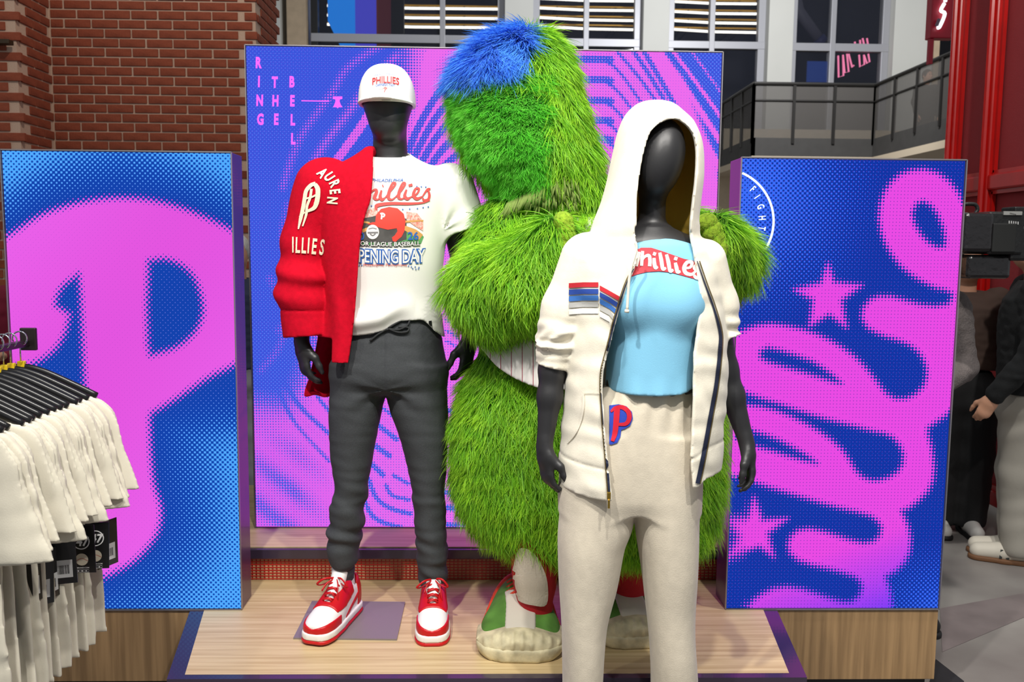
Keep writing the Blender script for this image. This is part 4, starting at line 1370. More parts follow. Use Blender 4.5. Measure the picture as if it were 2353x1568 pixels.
# red jacket over one shoulder
m_jac = mat('red_fleece', (192, 4, 34), 0.9, spec=0.15, bump=0.1, bscale=280, var=0.12, vscale=60)
T_jac = tabpx(YM, [(344, 838, 950, .095, .015), (360, 812, 975, .11, .01), (380, 775, 1000, .122), (405, 738, 1040, .14), (450, 722, 1050, .158), (560, 728, 1040, .168), (680, 735, 1030, .165), (760, 728, 1030, .165), (850, 706, 1030, .17), (915, 694, 1030, .17)])
bnd = line_x(YM - 0.14, [(330, 850), (350, 853), (400, 856), (450, 854), (500, 840), (560, 829), (680, 820), (760, 812), (840, 800)])
bnd = line_x(YM - 0.14, [(850, 330), (853, 350), (856, 400), (854, 450), (840, 500), (829, 560), (820, 680), (812, 760), (800, 845)])
s0, s1, s2, s3 = U(752, 430, YM), U(706, 560, YM), U(701, 660, YM - 0.01), U(711, 772, YM - 0.02)
z_fr, z_bk = U(780, 834, YM - 0.15)[2], U(735, 900, YM + 0.15)[2]
z_cut, x_cut = U(760, 772, YM)[2], U(760, 800, YM - 0.15)[0]
def f_jac(P):
    d = loft(P, T_jac, 2.2)
    d = d + 0.010 * wob(P, 9, 5, aniso=(1.5, 1, 0.4)) + 0.004 * np.sin(P[:, 0] * 80 + wob(P, 8, 1) * 2) * np.clip((U(0, 600, YM)[2] - P[:, 2]) / 0.1, 0, 1)
    body = shell(d, 0.012)
    body = np.maximum(body, P[:, 0] - bnd(P[:, 2]))
    zb = np.where(P[:, 1] < YM - 0.02, z_fr, z_bk)
    body = np.maximum(body, zb - P[:, 2])
    body = np.maximum(body, np.where((P[:, 1] < YM + 0.02) & (P[:, 2] < z_cut), x_cut - P[:, 0], -1))
    body = np.maximum(body, -cone(P, U(897, 320, YM), U(897, 380, YM), 0.062, 0.064))
    # slit below the sleeve, where the lining shows
    sl = chain(P, [s0, s1, s2, s3 + (s3 - s2) * 0.4], [0.098, 0.086, 0.090, 0.090], 0.03)
    sl = sl + 0.010 * wob(P, 13, 6, aniso=(1, 1, 0.7)) + 0.009 * np.sin(P[:, 2] * 55 + 3 * wob(P, 6, 2)) * np.exp(-((P[:, 2] - U(0, 640, YM)[2]) / 0.09) ** 2)
    band = P[:, 2] - U(0, 705, YM)[2]
    sl = sl + 0.0035 * np.exp(-(band / 0.004) ** 2)
    ax = unit(s3 - s2)
    end = (P - s3) @ ax
    inner = smax(sl + 0.012, -(end + 0.13), 0.01)
    sl = np.maximum(np.maximum(sl, end), -inner)
    # collar roll along the neck
    roll = chain(P, [U(852, 350, YM - 0.02), U(838, 372, YM - 0.07), U(832, 420, YM - 0.12)], [0.018, 0.02, 0.012], 0.01)
    d = smin(smin(body, sl, 0.003), roll, 0.02)
    return d
a, b = U(630, 915, YM), U(875, 335, YM)
jac, aV, aF = sculpt('jacket', f_jac, (a[0] - 0.02, YM - 0.26, a[2] - 0.02), (b[0] + 0.06, YM + 0.24, b[2] + 0.03), 0.0048, m_jac, man)
ab = bvh_of(aV, aF)
m_app = mat('cream_felt', (240, 226, 196), 0.9, bump=0.2, bscale=300)
app = []
for ch, x, y, r in (('A', 741, 397, 0.85), ('U', 757, 406, 1.0), ('R', 769, 421, 1.15), ('E', 770, 440, 1.45), ('N', 764, 461, 1.65)):
    V, F = text_mesh(ch, 33, bold=1.2, xscale=0.66)
    V[:, 1] -= 11.5
    app.append((place2d(V, x, y, 1, r), F))
for ch, x, y, r in (('I', 673, 562, 0.0), ('L', 684, 563, 0.03), ('L', 698, 564, 0.05), ('I', 709, 564, 0.06), ('E', 722, 566, 0.1), ('S', 740, 568, 0.12)):
    V, F = text_mesh(ch, 50, bold=1.2, xscale=0.47)
    V[:, 1] -= 17.5
    app.append((place2d(V, x, y, 1, r), F))
def z4(*pts): return [(620 + x / 3.136, 120 + y / 3.136) for x, y in pts]
app.append(ribbon2d(z4((330, 945), (295, 960), (262, 1000), (250, 1060), (238, 1130), (222, 1200), (205, 1275)), [8, 9, 9, 9, 9, 8, 3]))
app.append(ribbon2d(z4((300, 985), (290, 1050), (268, 1110), (262, 1170), (236, 1255)), [6, 6, 6, 6, 3]))
app.append(ribbon2d(z4((325, 950), (345, 985), (345, 1040), (335, 1090), (315, 1125), (262, 1150)), [9, 11, 11, 11, 9, 5]))
app.append(ribbon2d(z4((240, 1060), (300, 1045), (330, 1030)), 4))
app.append(ribbon2d(z4((215, 1190), (250, 1150)), 5))
stamp('felt_lettering', app, ab, m_app, jac, 0.004, 7)

# print on the white tee
tb = bvh_of(tV, tF)
def zt(*pts): return [(620 + x / 3.136, 120 + y / 3.136) for x, y in pts]
def script_phillies(tr):
    S = []
    def add(pts, w): S.append(ribbon2d(tr(pts), w, 5))
    return S
m_soft = mat('print_soft_red', (206, 74, 70), 0.7)
wds = 7.6
it = []
it.append(ribbon2d(zt((735, 945), (722, 1010), (705, 1060)), [3, wds, 4]))
it.append(ribbon2d(zt((712, 1035), (740, 1000), (765, 990), (768, 1010), (755, 1050), (775, 1062), (800, 1045)), [3, 4, 5, wds, wds, 4, 3]))
it.append(ribbon2d(zt((805, 995), (795, 1040), (808, 1062), (830, 1050)), [4, wds, wds, 3]))
it.append(ribbon2d(zt((812, 965), (818, 962)), 6))
it.append(ribbon2d(zt((830, 1050), (870, 1000), (905, 950), (885, 945), (862, 1000), (855, 1050), (880, 1062), (905, 1045)), [3, 4, 5, 5, wds, wds, 4, 3]))
it.append(ribbon2d(zt((905, 1045), (945, 1000), (975, 950), (958, 945), (935, 1000), (928, 1045), (950, 1058), (980, 1040)), [3, 4, 5, 5, wds, wds, 4, 3]))
it.append(ribbon2d(zt((985, 990), (972, 1035), (990, 1056), (1015, 1045)), [4, wds, wds, 3]))
it.append(ribbon2d(zt((1000, 962), (1028, 955)), 6))
it.append(ribbon2d(zt((1015, 1045), (1060, 1020), (1075, 985), (1050, 985), (1035, 1030), (1060, 1056), (1100, 1040)), [3, 4, 5, 5, wds, wds, 3]))
it.append(ribbon2d(zt((1100, 1040), (1135, 990), (1158, 985)), [3, 5, 4]))
it.append(ribbon2d(zt((1140, 990), (1150, 1030), (1140, 1062), (1110, 1066), (1102, 1050)), [4, 6, 6, 5, 4]))
it.append(ribbon2d(zt((1155, 1068), (1100, 1085), (1000, 1092), (880, 1090), (800, 1098), (768, 1110), (770, 1138)), [2, 4, 6, 7, 8, 9, 3]))
stamp('script_lettering', it, tb, m_soft, tee, 0.003, 5)
stamp('small_caps', [arc_text('PHILADELPHIA', 890, 418, 10, 72, -1, 0.1, italic=0.25)], tb, m_iblue, tee, 0.0025)
stamp('grass_print', [(zt((660, 1320), (760, 1300), (900, 1290), (1060, 1300), (1110, 1330), (1090, 1380), (900, 1395), (660, 1390)), [list(range(8))])], tb, mat('print_green', (92, 160, 92), 0.8, var=0.3, vscale=30), tee, 0.0015, 8)
stamp('dark_ground', [(zt((665, 1200), (760, 1180), (900, 1190), (985, 1200), (985, 1350), (900, 1375), (660, 1370)), [list(range(7))])], tb, mat('print_charcoal', (76, 74, 72), 0.8, var=0.3, vscale=30), tee, 0.0018, 8)
for nm, pts in (('spray_print', ((668, 1150), (760, 1120), (790, 1160), (740, 1195), (665, 1200))), ('spray_print', ((985, 1150), (1060, 1160), (1105, 1215), (1105, 1290), (1040, 1250), (985, 1210)))):
    stamp(nm, [(zt(*pts), [list(range(len(pts)))])], tb, mat('print_spray', (222, 120, 104), 0.8, rgb2=(236, 200, 190), vscale=160), tee, 0.0016, 8)
stamp('bat_print', [ribbon2d(zt((665, 1222), (720, 1230)), [5, 4], 1), ribbon2d(zt((975, 1222), (1085, 1215), (1105, 1218)), [5, 3, 6], 3), ribbon2d(zt((665, 1290), (740, 1260)), [8, 6], 1), ribbon2d(zt((970, 1265), (1040, 1300), (1090, 1335)), [10, 16, 15], 3)], tb, mat('print_wood', (206, 152, 84), 0.7), tee, 0.0022)
hel = [(760, 1225), (765, 1175), (800, 1130), (860, 1115), (920, 1125), (965, 1165), (978, 1220), (970, 1290), (950, 1330), (925, 1350), (905, 1370), (885, 1360), (880, 1335), (900, 1320), (920, 1290), (915, 1270), (850, 1280), (790, 1265), (740, 1245), (700, 1240), (740, 1225)]
stamp('helmet_print', [(zt(*hel), [list(range(len(hel)))])], tb, mat('print_helmet', (216, 60, 46), 0.6), tee, 0.0026)
stamp('helmet_letter', [ribbon2d(zt((795, 1165), (812, 1162), (826, 1172), (820, 1185), (806, 1186)), 3.6), ribbon2d(zt((808, 1165), (804, 1205)), 3.6)], tb, m_tee, tee, 0.0034)
t_ = np.linspace(0, 2 * math.pi, 24, endpoint=False)
stamp('ball_print', [([(620 + (741 + 46 * math.cos(t)) / 3.136, 120 + (1296 + 52 * math.sin(t)) / 3.136) for t in t_], [list(range(24))])], tb, m_tee, tee, 0.0030)
stamp('ball_emblem', [ribbon2d(zt((705, 1302), (780, 1300)), 4, 1), ribbon2d(zt((722, 1310), (742, 1322), (762, 1308)), 3), ribbon2d(zt((712, 1275), (742, 1268), (770, 1275)), 2)], tb, mat('print_grey', (120, 118, 120), 0.7), tee, 0.0034)
stamp('year_print', [arc_text('0', 831.5, 551, 24, 11, 0, 0.6)], tb, m_iblue, tee, 0.0036)
stamp('year_print', [arc_text('26', 949.5, 551, 25, 25, 0, 0.6)], tb, m_iblue, tee, 0.0036)
stamp('league_outline', [arc_text('JOR LEAGUE BASEBALL', 895, 566, 13.5, 143, -2.5, 1.3)], tb, mat('print_black', (40, 40, 44), 0.7), tee, 0.0034)
stamp('league_lettering', [arc_text('JOR LEAGUE BASEBALL', 895, 566, 13.5, 142, -2.5, 0.2)], tb, m_tee, tee, 0.0048)
stamp('opening_outline', [arc_text('PENING DAY', 900, 605, 42, 154, -3.0, 3.2, 0.8)], tb, m_iblue, tee, 0.0028)
stamp('opening_lettering', [arc_text('PENING DAY', 900, 605, 42, 152, -3.0, 0.3, 0.8)], tb, m_tee, tee, 0.0042)
stamp('city_lettering', [arc_text('Philadelphia, Pennsylvania', 885, 612, 9.5, 100, 0.5)], tb, m_soft, tee, 0.0026)
def star2(x, y, r):
    V = [(x + (r if i % 2 == 0 else r * 0.45) * math.sin(i * math.pi / 5), y - (r if i % 2 == 0 else r * 0.45) * math.cos(i * math.pi / 5)) for i in range(10)]
    return V, [list(range(10))]
stamp('star_print', [star2(620 + x / 3.136, 120 + y / 3.136, 2.6) for x, y in ((700, 1112), (733, 1108), (958, 1133), (1008, 1130), (1064, 1127), (1105, 1120), (1142, 1115), (1060, 968), (1092, 970), (1124, 972))] + [star2(620 + x / 3.136, 560 + y / 3.136, 2.4) for x, y in ((645, 158), (663, 156), (1000, 162), (1020, 168), (1048, 168), (1075, 172), (1030, 180), (1053, 186), (1072, 182))], tb, m_iblue, tee, 0.0026)
tgp = [(985, 738), (992, 737), (993, 749), (986, 751)]
stamp('hem_tag', [(tgp, [[0, 1, 2, 3]])], tb, mat('black_tag', (24, 24, 26), 0.6), tee, 0.003, 4)
# ------------------------------------------------------------------ the hooded mannequin
YH = 2.40
ZH = 0.23
fem = empty('mannequin', (U(1450, 1300, YH)[0], YH, ZH), 'black faceless mannequin in a cream zip hoodie and blue tee', 'mannequin')
lab = MB().box((U(1270, 1300, YH)[0], YH - 0.14, 0), (U(1620, 1300, YH)[0], Y_FRONT - 0.02, ZH), 0.004).build('mannequin_plinth', m_black)
tag(lab, 'low black plinth under the hooded mannequin', 'plinth')
hl, hr = U(1251, 1030, YH - 0.02), U(1716, 1020, YH + 0.0)
T_b = tabpx(YH, [(520, 1455, 1540, .05), (560, 1370, 1610, .08), (650, 1390, 1600, .10), (760, 1410, 1580, .08), (900, 1390, 1590, .095)])
def f_fem(P):
    tl = math.radians(12)
    R = np.array([[math.cos(tl), 0, math.sin(tl)], [0, 1, 0], [-math.sin(tl), 0, math.cos(tl)]])
    d = ellip(P, U(1517, 368, YH - 0.02), (0.062, 0.078, 0.106), R)
    d = smin(d, ellip(P, U(1500, 345, YH + 0.03), (0.066, 0.075, 0.085)), 0.04)
    d = smin(d, cone(P, U(1500, 430, YH + 0.01), U(1496, 545, YH + 0.02), 0.036, 0.038), 0.025)
    d = smin(d, loft(P, T_b), 0.03)
    for sh, el, wr in ((U(1345, 590, YH), U(1270, 850, YH + 0.01), hl), (U(1620, 590, YH), U(1664, 850, YH + 0.03), hr)):
        d = smin(d, chain(P, [sh, el, el + (wr - el) * 0.35, wr], [0.042, 0.037, 0.033, 0.0205], 0.02), 0.03)
    d = smin(d, hand_sdf(P, hl, (0.1, -0.05, -1), (0.85, 0.4, 0), (0.45, -0.88, 0.0), 0.86, (0.3, 0.5, 0.4)), 0.012)
    d = smin(d, hand_sdf(P, hr, (0.16, -0.1, -1), (-0.80, 0.1, -0.1), (-0.1, -0.9, 0.0), 0.86, (0.25, 0.55, 0.5), 1.0), 0.012)
    return d
a, b = U(1225, 1150, YH), U(1760, 255, YH)
sculpt('body', f_fem, (a[0] - 0.02, YH - 0.2, a[2] - 0.03), (b[0] + 0.02, YH + 0.2, b[2]), 0.0046, m_mann, fem)

m_cream = mat('cream_fleece', (244, 237, 218), 0.88, bump=0.08, bscale=300, sheen=0.25, var=0.05, vscale=40)
m_pant = mat('oatmeal_fleece', (216, 206, 186), 0.9, bump=0.10, bscale=300, sheen=0.2, var=0.06, vscale=40)
m_blue = mat('sky_blue_jersey', (132, 198, 230), 0.85, bump=0.06, bscale=350, sheen=0.1)
# blue tee
T_bt = tabpx(YH, [(528, 1466, 1540, .062, .02), (545, 1440, 1568, .075, .01), (565, 1405, 1600, .092), (600, 1390, 1618, .108), (650, 1392, 1622, .125), (700, 1394, 1622, .128), (760, 1397, 1606, .118), (850, 1394, 1594, .120), (918, 1394, 1590, .128)])
zh_bt = line_z(YH - 0.12, [(1380, 902), (1420, 910), (1500, 912), (1560, 910), (1600, 903)])
bl, br = U(1450, 695, YH - 0.085), U(1560, 698, YH - 0.085)
def f_btee(P):
    d = loft(P, T_bt, 2.3)
    for c in (bl, br):
        d = smin(d, ellip(P, c, (0.056, 0.046, 0.058)), 0.05)
    d = d + 0.0035 * wob(P, 14, 2, aniso=(1.5, 1, 0.5)) + 0.003 * np.sin(P[:, 0] * 95) * np.clip((U(0, 840, YH)[2] - P[:, 2]) / 0.1, 0, 1)
    d = shell(d, 0.011)
    d = np.maximum(d, zh_bt(P[:, 0]) - P[:, 2])
    return np.maximum(d, -cone(P, U(1500, 500, YH - 0.02), U(1500, 548, YH - 0.02), 0.052, 0.05))
a, b = U(1380, 920, YH), U(1635, 520, YH)
bt, bV, bF = sculpt('t_shirt', f_btee, (a[0], YH - 0.22, a[2] - 0.02), (b[0], YH + 0.16, b[2]), 0.0042, m_blue, fem)
cl = [U(1500, 546, YH - 0.015) + np.array([0.053 * math.cos(t), 0.05 * math.sin(t), 0.018 * math.sin(t)]) for t in np.linspace(0, 2 * math.pi, 40, endpoint=False)]
MB().tube(cl + [cl[0]], 0.008, 8, caps=False).build('collar', m_blue, bt, True)
btb = bvh_of(bV, bF)
def zf(*pts): return [(1200 + x / 2.8, 220 + y / 2.8) for x, y in pts]
ban = [(700, 1010), (765, 978), (830, 978), (900, 1000), (970, 1025), (1040, 1050), (1100, 1062), (1140, 1100), (1165, 1190), (1110, 1180), (1040, 1160), (960, 1138), (880, 1130), (800, 1135), (740, 1150), (700, 1165)]
stamp('red_banner', [(zf(*ban), [list(range(len(ban)))])], btb, mat('banner_red', (196, 52, 64), 0.7, var=0.15, vscale=60), bt, 0.0022, 8)
w = 9
it = [ribbon2d(zf((775, 1000), (770, 1050), (768, 1095)), [7, 8, 7]), ribbon2d(zf((770, 1060), (790, 1035), (815, 1030), (822, 1060), (820, 1098)), [5, 6, 8, 8, 8]),
      ribbon2d(zf((752, 1005), (745, 1050), (735, 1098)), [7, 8, 6]),
      ribbon2d(zf((848, 1045), (850, 1080), (858, 1108), (872, 1100)), [7, 9, 8, 5]), ribbon2d(zf((842, 1015), (860, 1022)), 8),
      ribbon2d(zf((885, 1010), (895, 1060), (905, 1115), (925, 1108)), [7, 9, 8, 5]), ribbon2d(zf((928, 1022), (940, 1070), (952, 1128), (972, 1120)), [7, 9, 8, 5]),
      ribbon2d(zf((985, 1075), (992, 1105), (1000, 1135), (1018, 1130)), [7, 9, 8, 5]), ribbon2d(zf((978, 1045), (998, 1052)), 8),
      ribbon2d(zf((1040, 1110), (1080, 1105), (1092, 1075), (1062, 1072), (1042, 1105), (1052, 1140), (1090, 1150), (1118, 1128)), [5, 6, 8, 8, 9, 9, 7, 5]),
      ribbon2d(zf((1118, 1088), (1108, 1110), (1140, 1135), (1150, 1165), (1120, 1172), (1105, 1155)), [6, 8, 9, 9, 8, 6])]
stamp('banner_script', it, btb, mat('print_cream', (244, 240, 232), 0.7), bt, 0.0038, 6)

# trousers
zc = U(1456, 1195, YH)
T_ph = tabpx(YH, [(880, 1398, 1584, .092), (950, 1345, 1600, .108), (1050, 1310, 1604, .115), (1130, 1288, 1605, .112), (1165, 1290, 1604, .10)])
T_pl = tabpx(YH, [(1000, 1320, 1458, .10), (1100, 1290, 1458, .112), (1200, 1281, 1452, .118), (1260, 1280, 1432, .12), (1350, 1284, 1418, .115), (1450, 1290, 1395, .11), (1568, 1296, 1386, .105), (1690, 1300, 1388, .105)])
T_pr = tabpx(YH, [(1000, 1452, 1602, .10), (1100, 1455, 1605, .112), (1200, 1460, 1603, .118), (1300, 1474, 1601, .118), (1400, 1484, 1599, .112), (1500, 1494, 1600, .11), (1568, 1499, 1601, .105), (1690, 1502, 1602, .105)])
def f_pant(P):
    d = smin(loft(P, T_ph, 2.2), smin(loft(P, T_pl, 2.1), loft(P, T_pr, 2.1), 0.012), 0.03)
    d = d + 0.005 * wob(P, 9, 3, aniso=(1.6, 1, 0.35)) + 0.003 * wob(P, 22, 4, aniso=(1, 1, 0.5))
    zz = U(0, 905, YH)[2] - P[:, 2]
    d = d + 0.004 * np.sin(P[:, 0] * 120 + wob(P, 10, 1)) * np.exp(-(zz / 0.06) ** 2)
    for xx, y0, y1 in ((1322, 1568, 1240), (1590, 1568, 1000)):
        pass
    return d
a, b = U(1270, 1690, YH), U(1615, 870, YH)
pt, pV, pF = sculpt('sweatpants', f_pant, (a[0], YH - 0.18, ZH), (b[0], YH + 0.18, b[2]), 0.0056, m_pant, fem)
pb = bvh_of(pV, pF)
def zp(*pts): return [(1200 + x / 2.8, 700 + y / 2.8) for x, y in pts]
outP = [(560, 650), (620, 642), (670, 655), (705, 690), (712, 735), (695, 780), (660, 800), (637, 808), (632, 850), (612, 890), (575, 903), (560, 900)]
stamp('emblem_backing', [(zp(*outP), [list(range(len(outP)))])], pb, mat('emblem_blue', (36, 66, 178), 0.8), pt, 0.003, 6)
stamp('emblem_letter', [ribbon2d(zp((570, 690), (600, 665), (645, 662), (682, 690), (688, 735), (665, 768), (610, 772)), [5, 8, 10, 11, 11, 9, 6]), ribbon2d(zp((610, 670), (604, 760), (596, 830), (580, 880)), [14, 13, 12, 8])], pb, mat('emblem_red', (200, 16, 46), 0.8), pt, 0.005, 6)

# zip hoodie: body, sleeves, hood
T_hb = tabpx(YH + 0.01, [(536, 1420, 1582, .10, .02), (556, 1372, 1612, .115, .01), (580, 1335, 1632, .13), (620, 1312, 1645, .145), (690, 1306, 1656, .155), (760, 1306, 1664, .155), (850, 1301, 1667, .158), (950, 1293, 1662, .168), (1050, 1286, 1655, .175), (1100, 1284, 1652, .175), (1150, 1283, 1650, .168)])
YO = YH - 0.13
open_poly = xz_poly(YO, [(1462, 520), (1469, 590), (1458, 622), (1440, 662), (1418, 735), (1402, 800), (1389, 850), (1386, 900), (1390, 980), (1396, 1050), (1403, 1120), (1410, 1200), (1600, 1200), (1590, 1118), (1584, 1050), (1588, 980), (1592, 900), (1594, 820), (1606, 740), (1612, 680), (1606, 620), (1598, 560), (1590, 520)])
hood_open = xz_poly(YO + 0.02, catmull([(1548, 270), (1578, 280), (1600, 305), (1607, 340), (1604, 400), (1597, 460), (1592, 520), (1594, 580), (1596, 640), (1470, 640), (1466, 580), (1464, 520), (1466, 450), (1474, 390), (1486, 335), (1505, 292)], 3, True).tolist())
zh_h = line_z(YO, [(1275, 1128), (1300, 1139), (1400, 1150), (1500, 1150), (1600, 1120), (1625, 1105), (1660, 1100)])
T_hd = tabpx(YH + 0.035, [(234, 1478, 1526, .03), (240, 1462, 1542, .07), (255, 1444, 1562, .10), (285, 1427, 1594, .125), (330, 1414, 1612, .14), (400, 1397, 1614, .15), (460, 1380, 1606, .155), (520, 1358, 1600, .155), (575, 1345, 1604, .14)])
el, er = U(1272, 842, YH + 0.01), U(1663, 775, YH + 0.02)
sd_open, sd_hood = grid_sd(open_poly), grid_sd(hood_open)
def f_outer(P):
    d = smin(loft(P, T_hb, 2.2), loft(P, T_hd, 2.1), 0.035)
    return d
def f_hood(P):
    d0 = loft(P, T_hb, 2.2)
    d = d0 + 0.005 * wob(P, 10, 2, aniso=(1.3, 1, 0.4)) + 0.003 * wob(P, 25, 1)
    h0 = loft(P, T_hd, 2.1)
    h = h0 + 0.005 * wob(P, 11, 3, aniso=(1.2, 1, 0.5))
    d = smin(d, h, 0.035)
    s = shell(d, 0.012)
    XZ = P[:, [0, 2]]
    front = P[:, 1] - (YH + 0.03)
    op = np.maximum(-sd_open(XZ), front)
    s = np.maximum(s, -op)
    # hem seam and rim
    s = np.maximum(s, zh_h(P[:, 0]) - P[:, 2])
    lip = P[:, 2] - zh_h(P[:, 0]) - 0.085
    s = s + 0.003 * np.exp(-(lip / 0.004) ** 2)
    # pocket edge
    for (A, r1_, r2_) in ((0, 0, 0),):
        pass
    # sleeves
    sl = chain(P, [U(1352, 600, YH), U(1300, 710, YH + 0.01), el + (el - U(1300, 710, YH + 0.01)) * 0.2], [0.078, 0.062, 0.046], 0.03)
    crump = np.exp(-((P[:, 2] - U(0, 775, YH)[2]) / 0.05) ** 2)
    sl = sl + (0.013 * wob(P, 34, 2, aniso=(0.7, 0.7, 1.5)) + 0.007 * wob(P, 60, 3, aniso=(0.6, 0.6, 1.4))) * crump - 0.009 * crump
    ax = unit(el - U(1300, 710, YH))
    sl = np.maximum(sl, (P - el) @ ax)
    sl = np.maximum(sl, -np.maximum(sl + 0.010, -((P - el) @ ax + 0.06)))
    sr = chain(P, [U(1618, 600, YH), U(1650, 700, YH + 0.02), er + (er - U(1650, 700, YH + 0.02)) * 0.2], [0.06, 0.05, 0.044], 0.03)
    ax2 = unit(er - U(1650, 700, YH + 0.02))
    sr = sr + 0.006 * np.sin(P[:, 2] * 150 + 2 * wob(P, 14, 3)) * np.exp(-((P[:, 2] - U(0, 745, YH)[2]) / 0.04) ** 2)
    sr = np.maximum(sr, (P - er) @ ax2)
    s = smin(s, np.maximum(sl, -9), 0.015)
    s = smin(s, sr, 0.012)
    s = np.maximum(s, -np.maximum(-sd_hood(XZ), P[:, 1] - (YH + 0.02)))
    # empty inside for the body
    cav = smin(d0, h0, 0.035) + 0.016
    return np.maximum(s, -cav)
a, b = U(1225, 1165, YH), U(1690, 225, YH)
hd, hV, hF = sculpt('zip_hoodie', f_hood, (a[0], YH - 0.22, a[2] - 0.02), (b[0] + 0.02, YH + 0.26, b[2]), 0.0045, m_cream, fem)
# ochre inside of the hood
fc = hV[hF].mean(1)
inn = loft(fc, T_hd, 2.1)
m_inside = mat('hood_inside_ochre', (236, 192, 70), 0.9, bump=0.1, bscale=300)
hd.data.materials.append(m_inside)
isin = (inn < -0.008) & (fc[:, 2] > U(0, 560, YH)[2]) & (fc[:, 1] > YH - 0.06)
hd.data.polygons.foreach_set('material_index', isin.astype(np.int32))
hb_ = bvh_of(hV, hF)
# chest stripes
def stripe_band(pts_t, pts_b):
    return list(pts_t) + list(pts_b)[::-1]
m_navy = mat('stripe_navy', (30, 66, 150), 0.8)
for nm, m_, ya, yb in (('red_stripe', mat('stripe_red', (190, 30, 44), 0.8), 0, 11), ('blue_stripe', m_navy, 15, 27), ('light_blue_stripe', mat('stripe_blue', (52, 110, 186), 0.8), 30, 42), ('grey_stripe', mat('stripe_grey', (178, 178, 174), 0.8), 45, 57), ('white_stripe', mat('stripe_white', (236, 236, 230), 0.8), 60, 72)):
    t = [(1307, 651 + ya), (1340, 649 + ya), (1375, 649 + ya), (1378, 656 + ya), (1400, 668 + ya), (1428 - 0.42 * ya, 684 + ya - 0.12 * ya)]
    bq = [(x, y + (yb - ya)) for x, y in t]
    for k0 in (0, 3):
        V = t[k0:k0 + 3] + bq[k0:k0 + 3]
        stamp(nm, [(V, [[i, i + 1, 4 + i, 3 + i] for i in range(2)])], hb_, m_, hd, 0.003, 7)
# zips
m_tape, m_teeth = mat('navy_tape', (28, 36, 62), 0.8), mat('brass_teeth', (150, 130, 84), 0.35, 0.8)
lz = [(1462, 612), (1440, 658), (1416, 735), (1400, 800), (1387, 850), (1385, 900), (1390, 980), (1396, 1050), (1403, 1140)]
rz = [(1605, 600), (1622, 650), (1642, 705), (1657, 760), (1658, 800), (1650, 880), (1636, 960), (1620, 1050), (1607, 1112)]
for pts, wd in ((lz, [2, 3, 4, 5, 8, 9, 9, 8, 6]), (rz, [2, 3, 4, 6, 9, 10, 11, 12, 12])):
    V, F = ribbon2d([(x - 3, y) for x, y in pts], wd, 8)
    stamp('zip_tape', [(V, F)], hb_, m_tape, hd, 0.004, 9)
    V, F = ribbon2d([(x + 2.5, y) for x, y in pts] if pts is rz else [(x - 6.5, y) for x, y in pts], 2.6, 8)
    stamp('zip_teeth', [(V, F)], hb_, m_teeth, hd, 0.006, 9)
pz = on(hb_, 1399, 1138, 0.008)
if pz is not None:
    MB().box(pz - [0.005, 0.004, 0.012], pz + [0.005, 0.004, 0.008], 0.002).build('zip_slider', mat('brass', (190, 158, 70), 0.3, 0.9), hd)
    MB().box(pz - [0.003, 0.006, 0.035], pz + [0.003, -0.003, -0.012], 0.001).build('zip_pull', MATS['brass'], hd)
# drawcord hanging from the hood
cord = [(1460, 556), (1462, 575), (1452, 610), (1446, 640), (1443, 680), (1441, 712)]
MB().tube([U(x, y, YH - 0.165) for x, y in catmull(cord, 5)], 0.0035, 8).build('drawcord', m_cream, hd, True)
MB().tube([U(1441, 712, YH - 0.165), U(1440, 719, YH - 0.165)], 0.006, 8).build('drawcord_knot', m_cream, hd, True)
# pocket welt
V, F = ribbon2d([(1340, 903), (1341, 930), (1335, 965), (1322, 995), (1303, 1018)], 4.0, 6)
stamp('pocket_welt', [(V, F)], hb_, m_cream, hd, 0.005, 8)
V, F = ribbon2d([(1340, 903), (1360, 902), (1383, 904)], 2.5, 4)
stamp('pocket_seam', [(V, F)], hb_, m_cream, hd, 0.004, 8)
# rim of the hood opening
V, F = ribbon2d([(1464, 560), (1464, 500), (1466, 450), (1474, 390), (1486, 335), (1508, 289), (1548, 268), (1582, 279), (1606, 306)], 6, 6)
# ------------------------------------------------------------------ shaggy green costume figure (plain stand-in)
YC = 2.98
cos_ = empty('person', UZ(1330, 1450, Z_PLAT), 'person in a shaggy lime green fur suit with a plain rounded head', 'person')
m_hide = mat('green_backing', (58, 110, 10), 0.95, var=0.3, vscale=20)

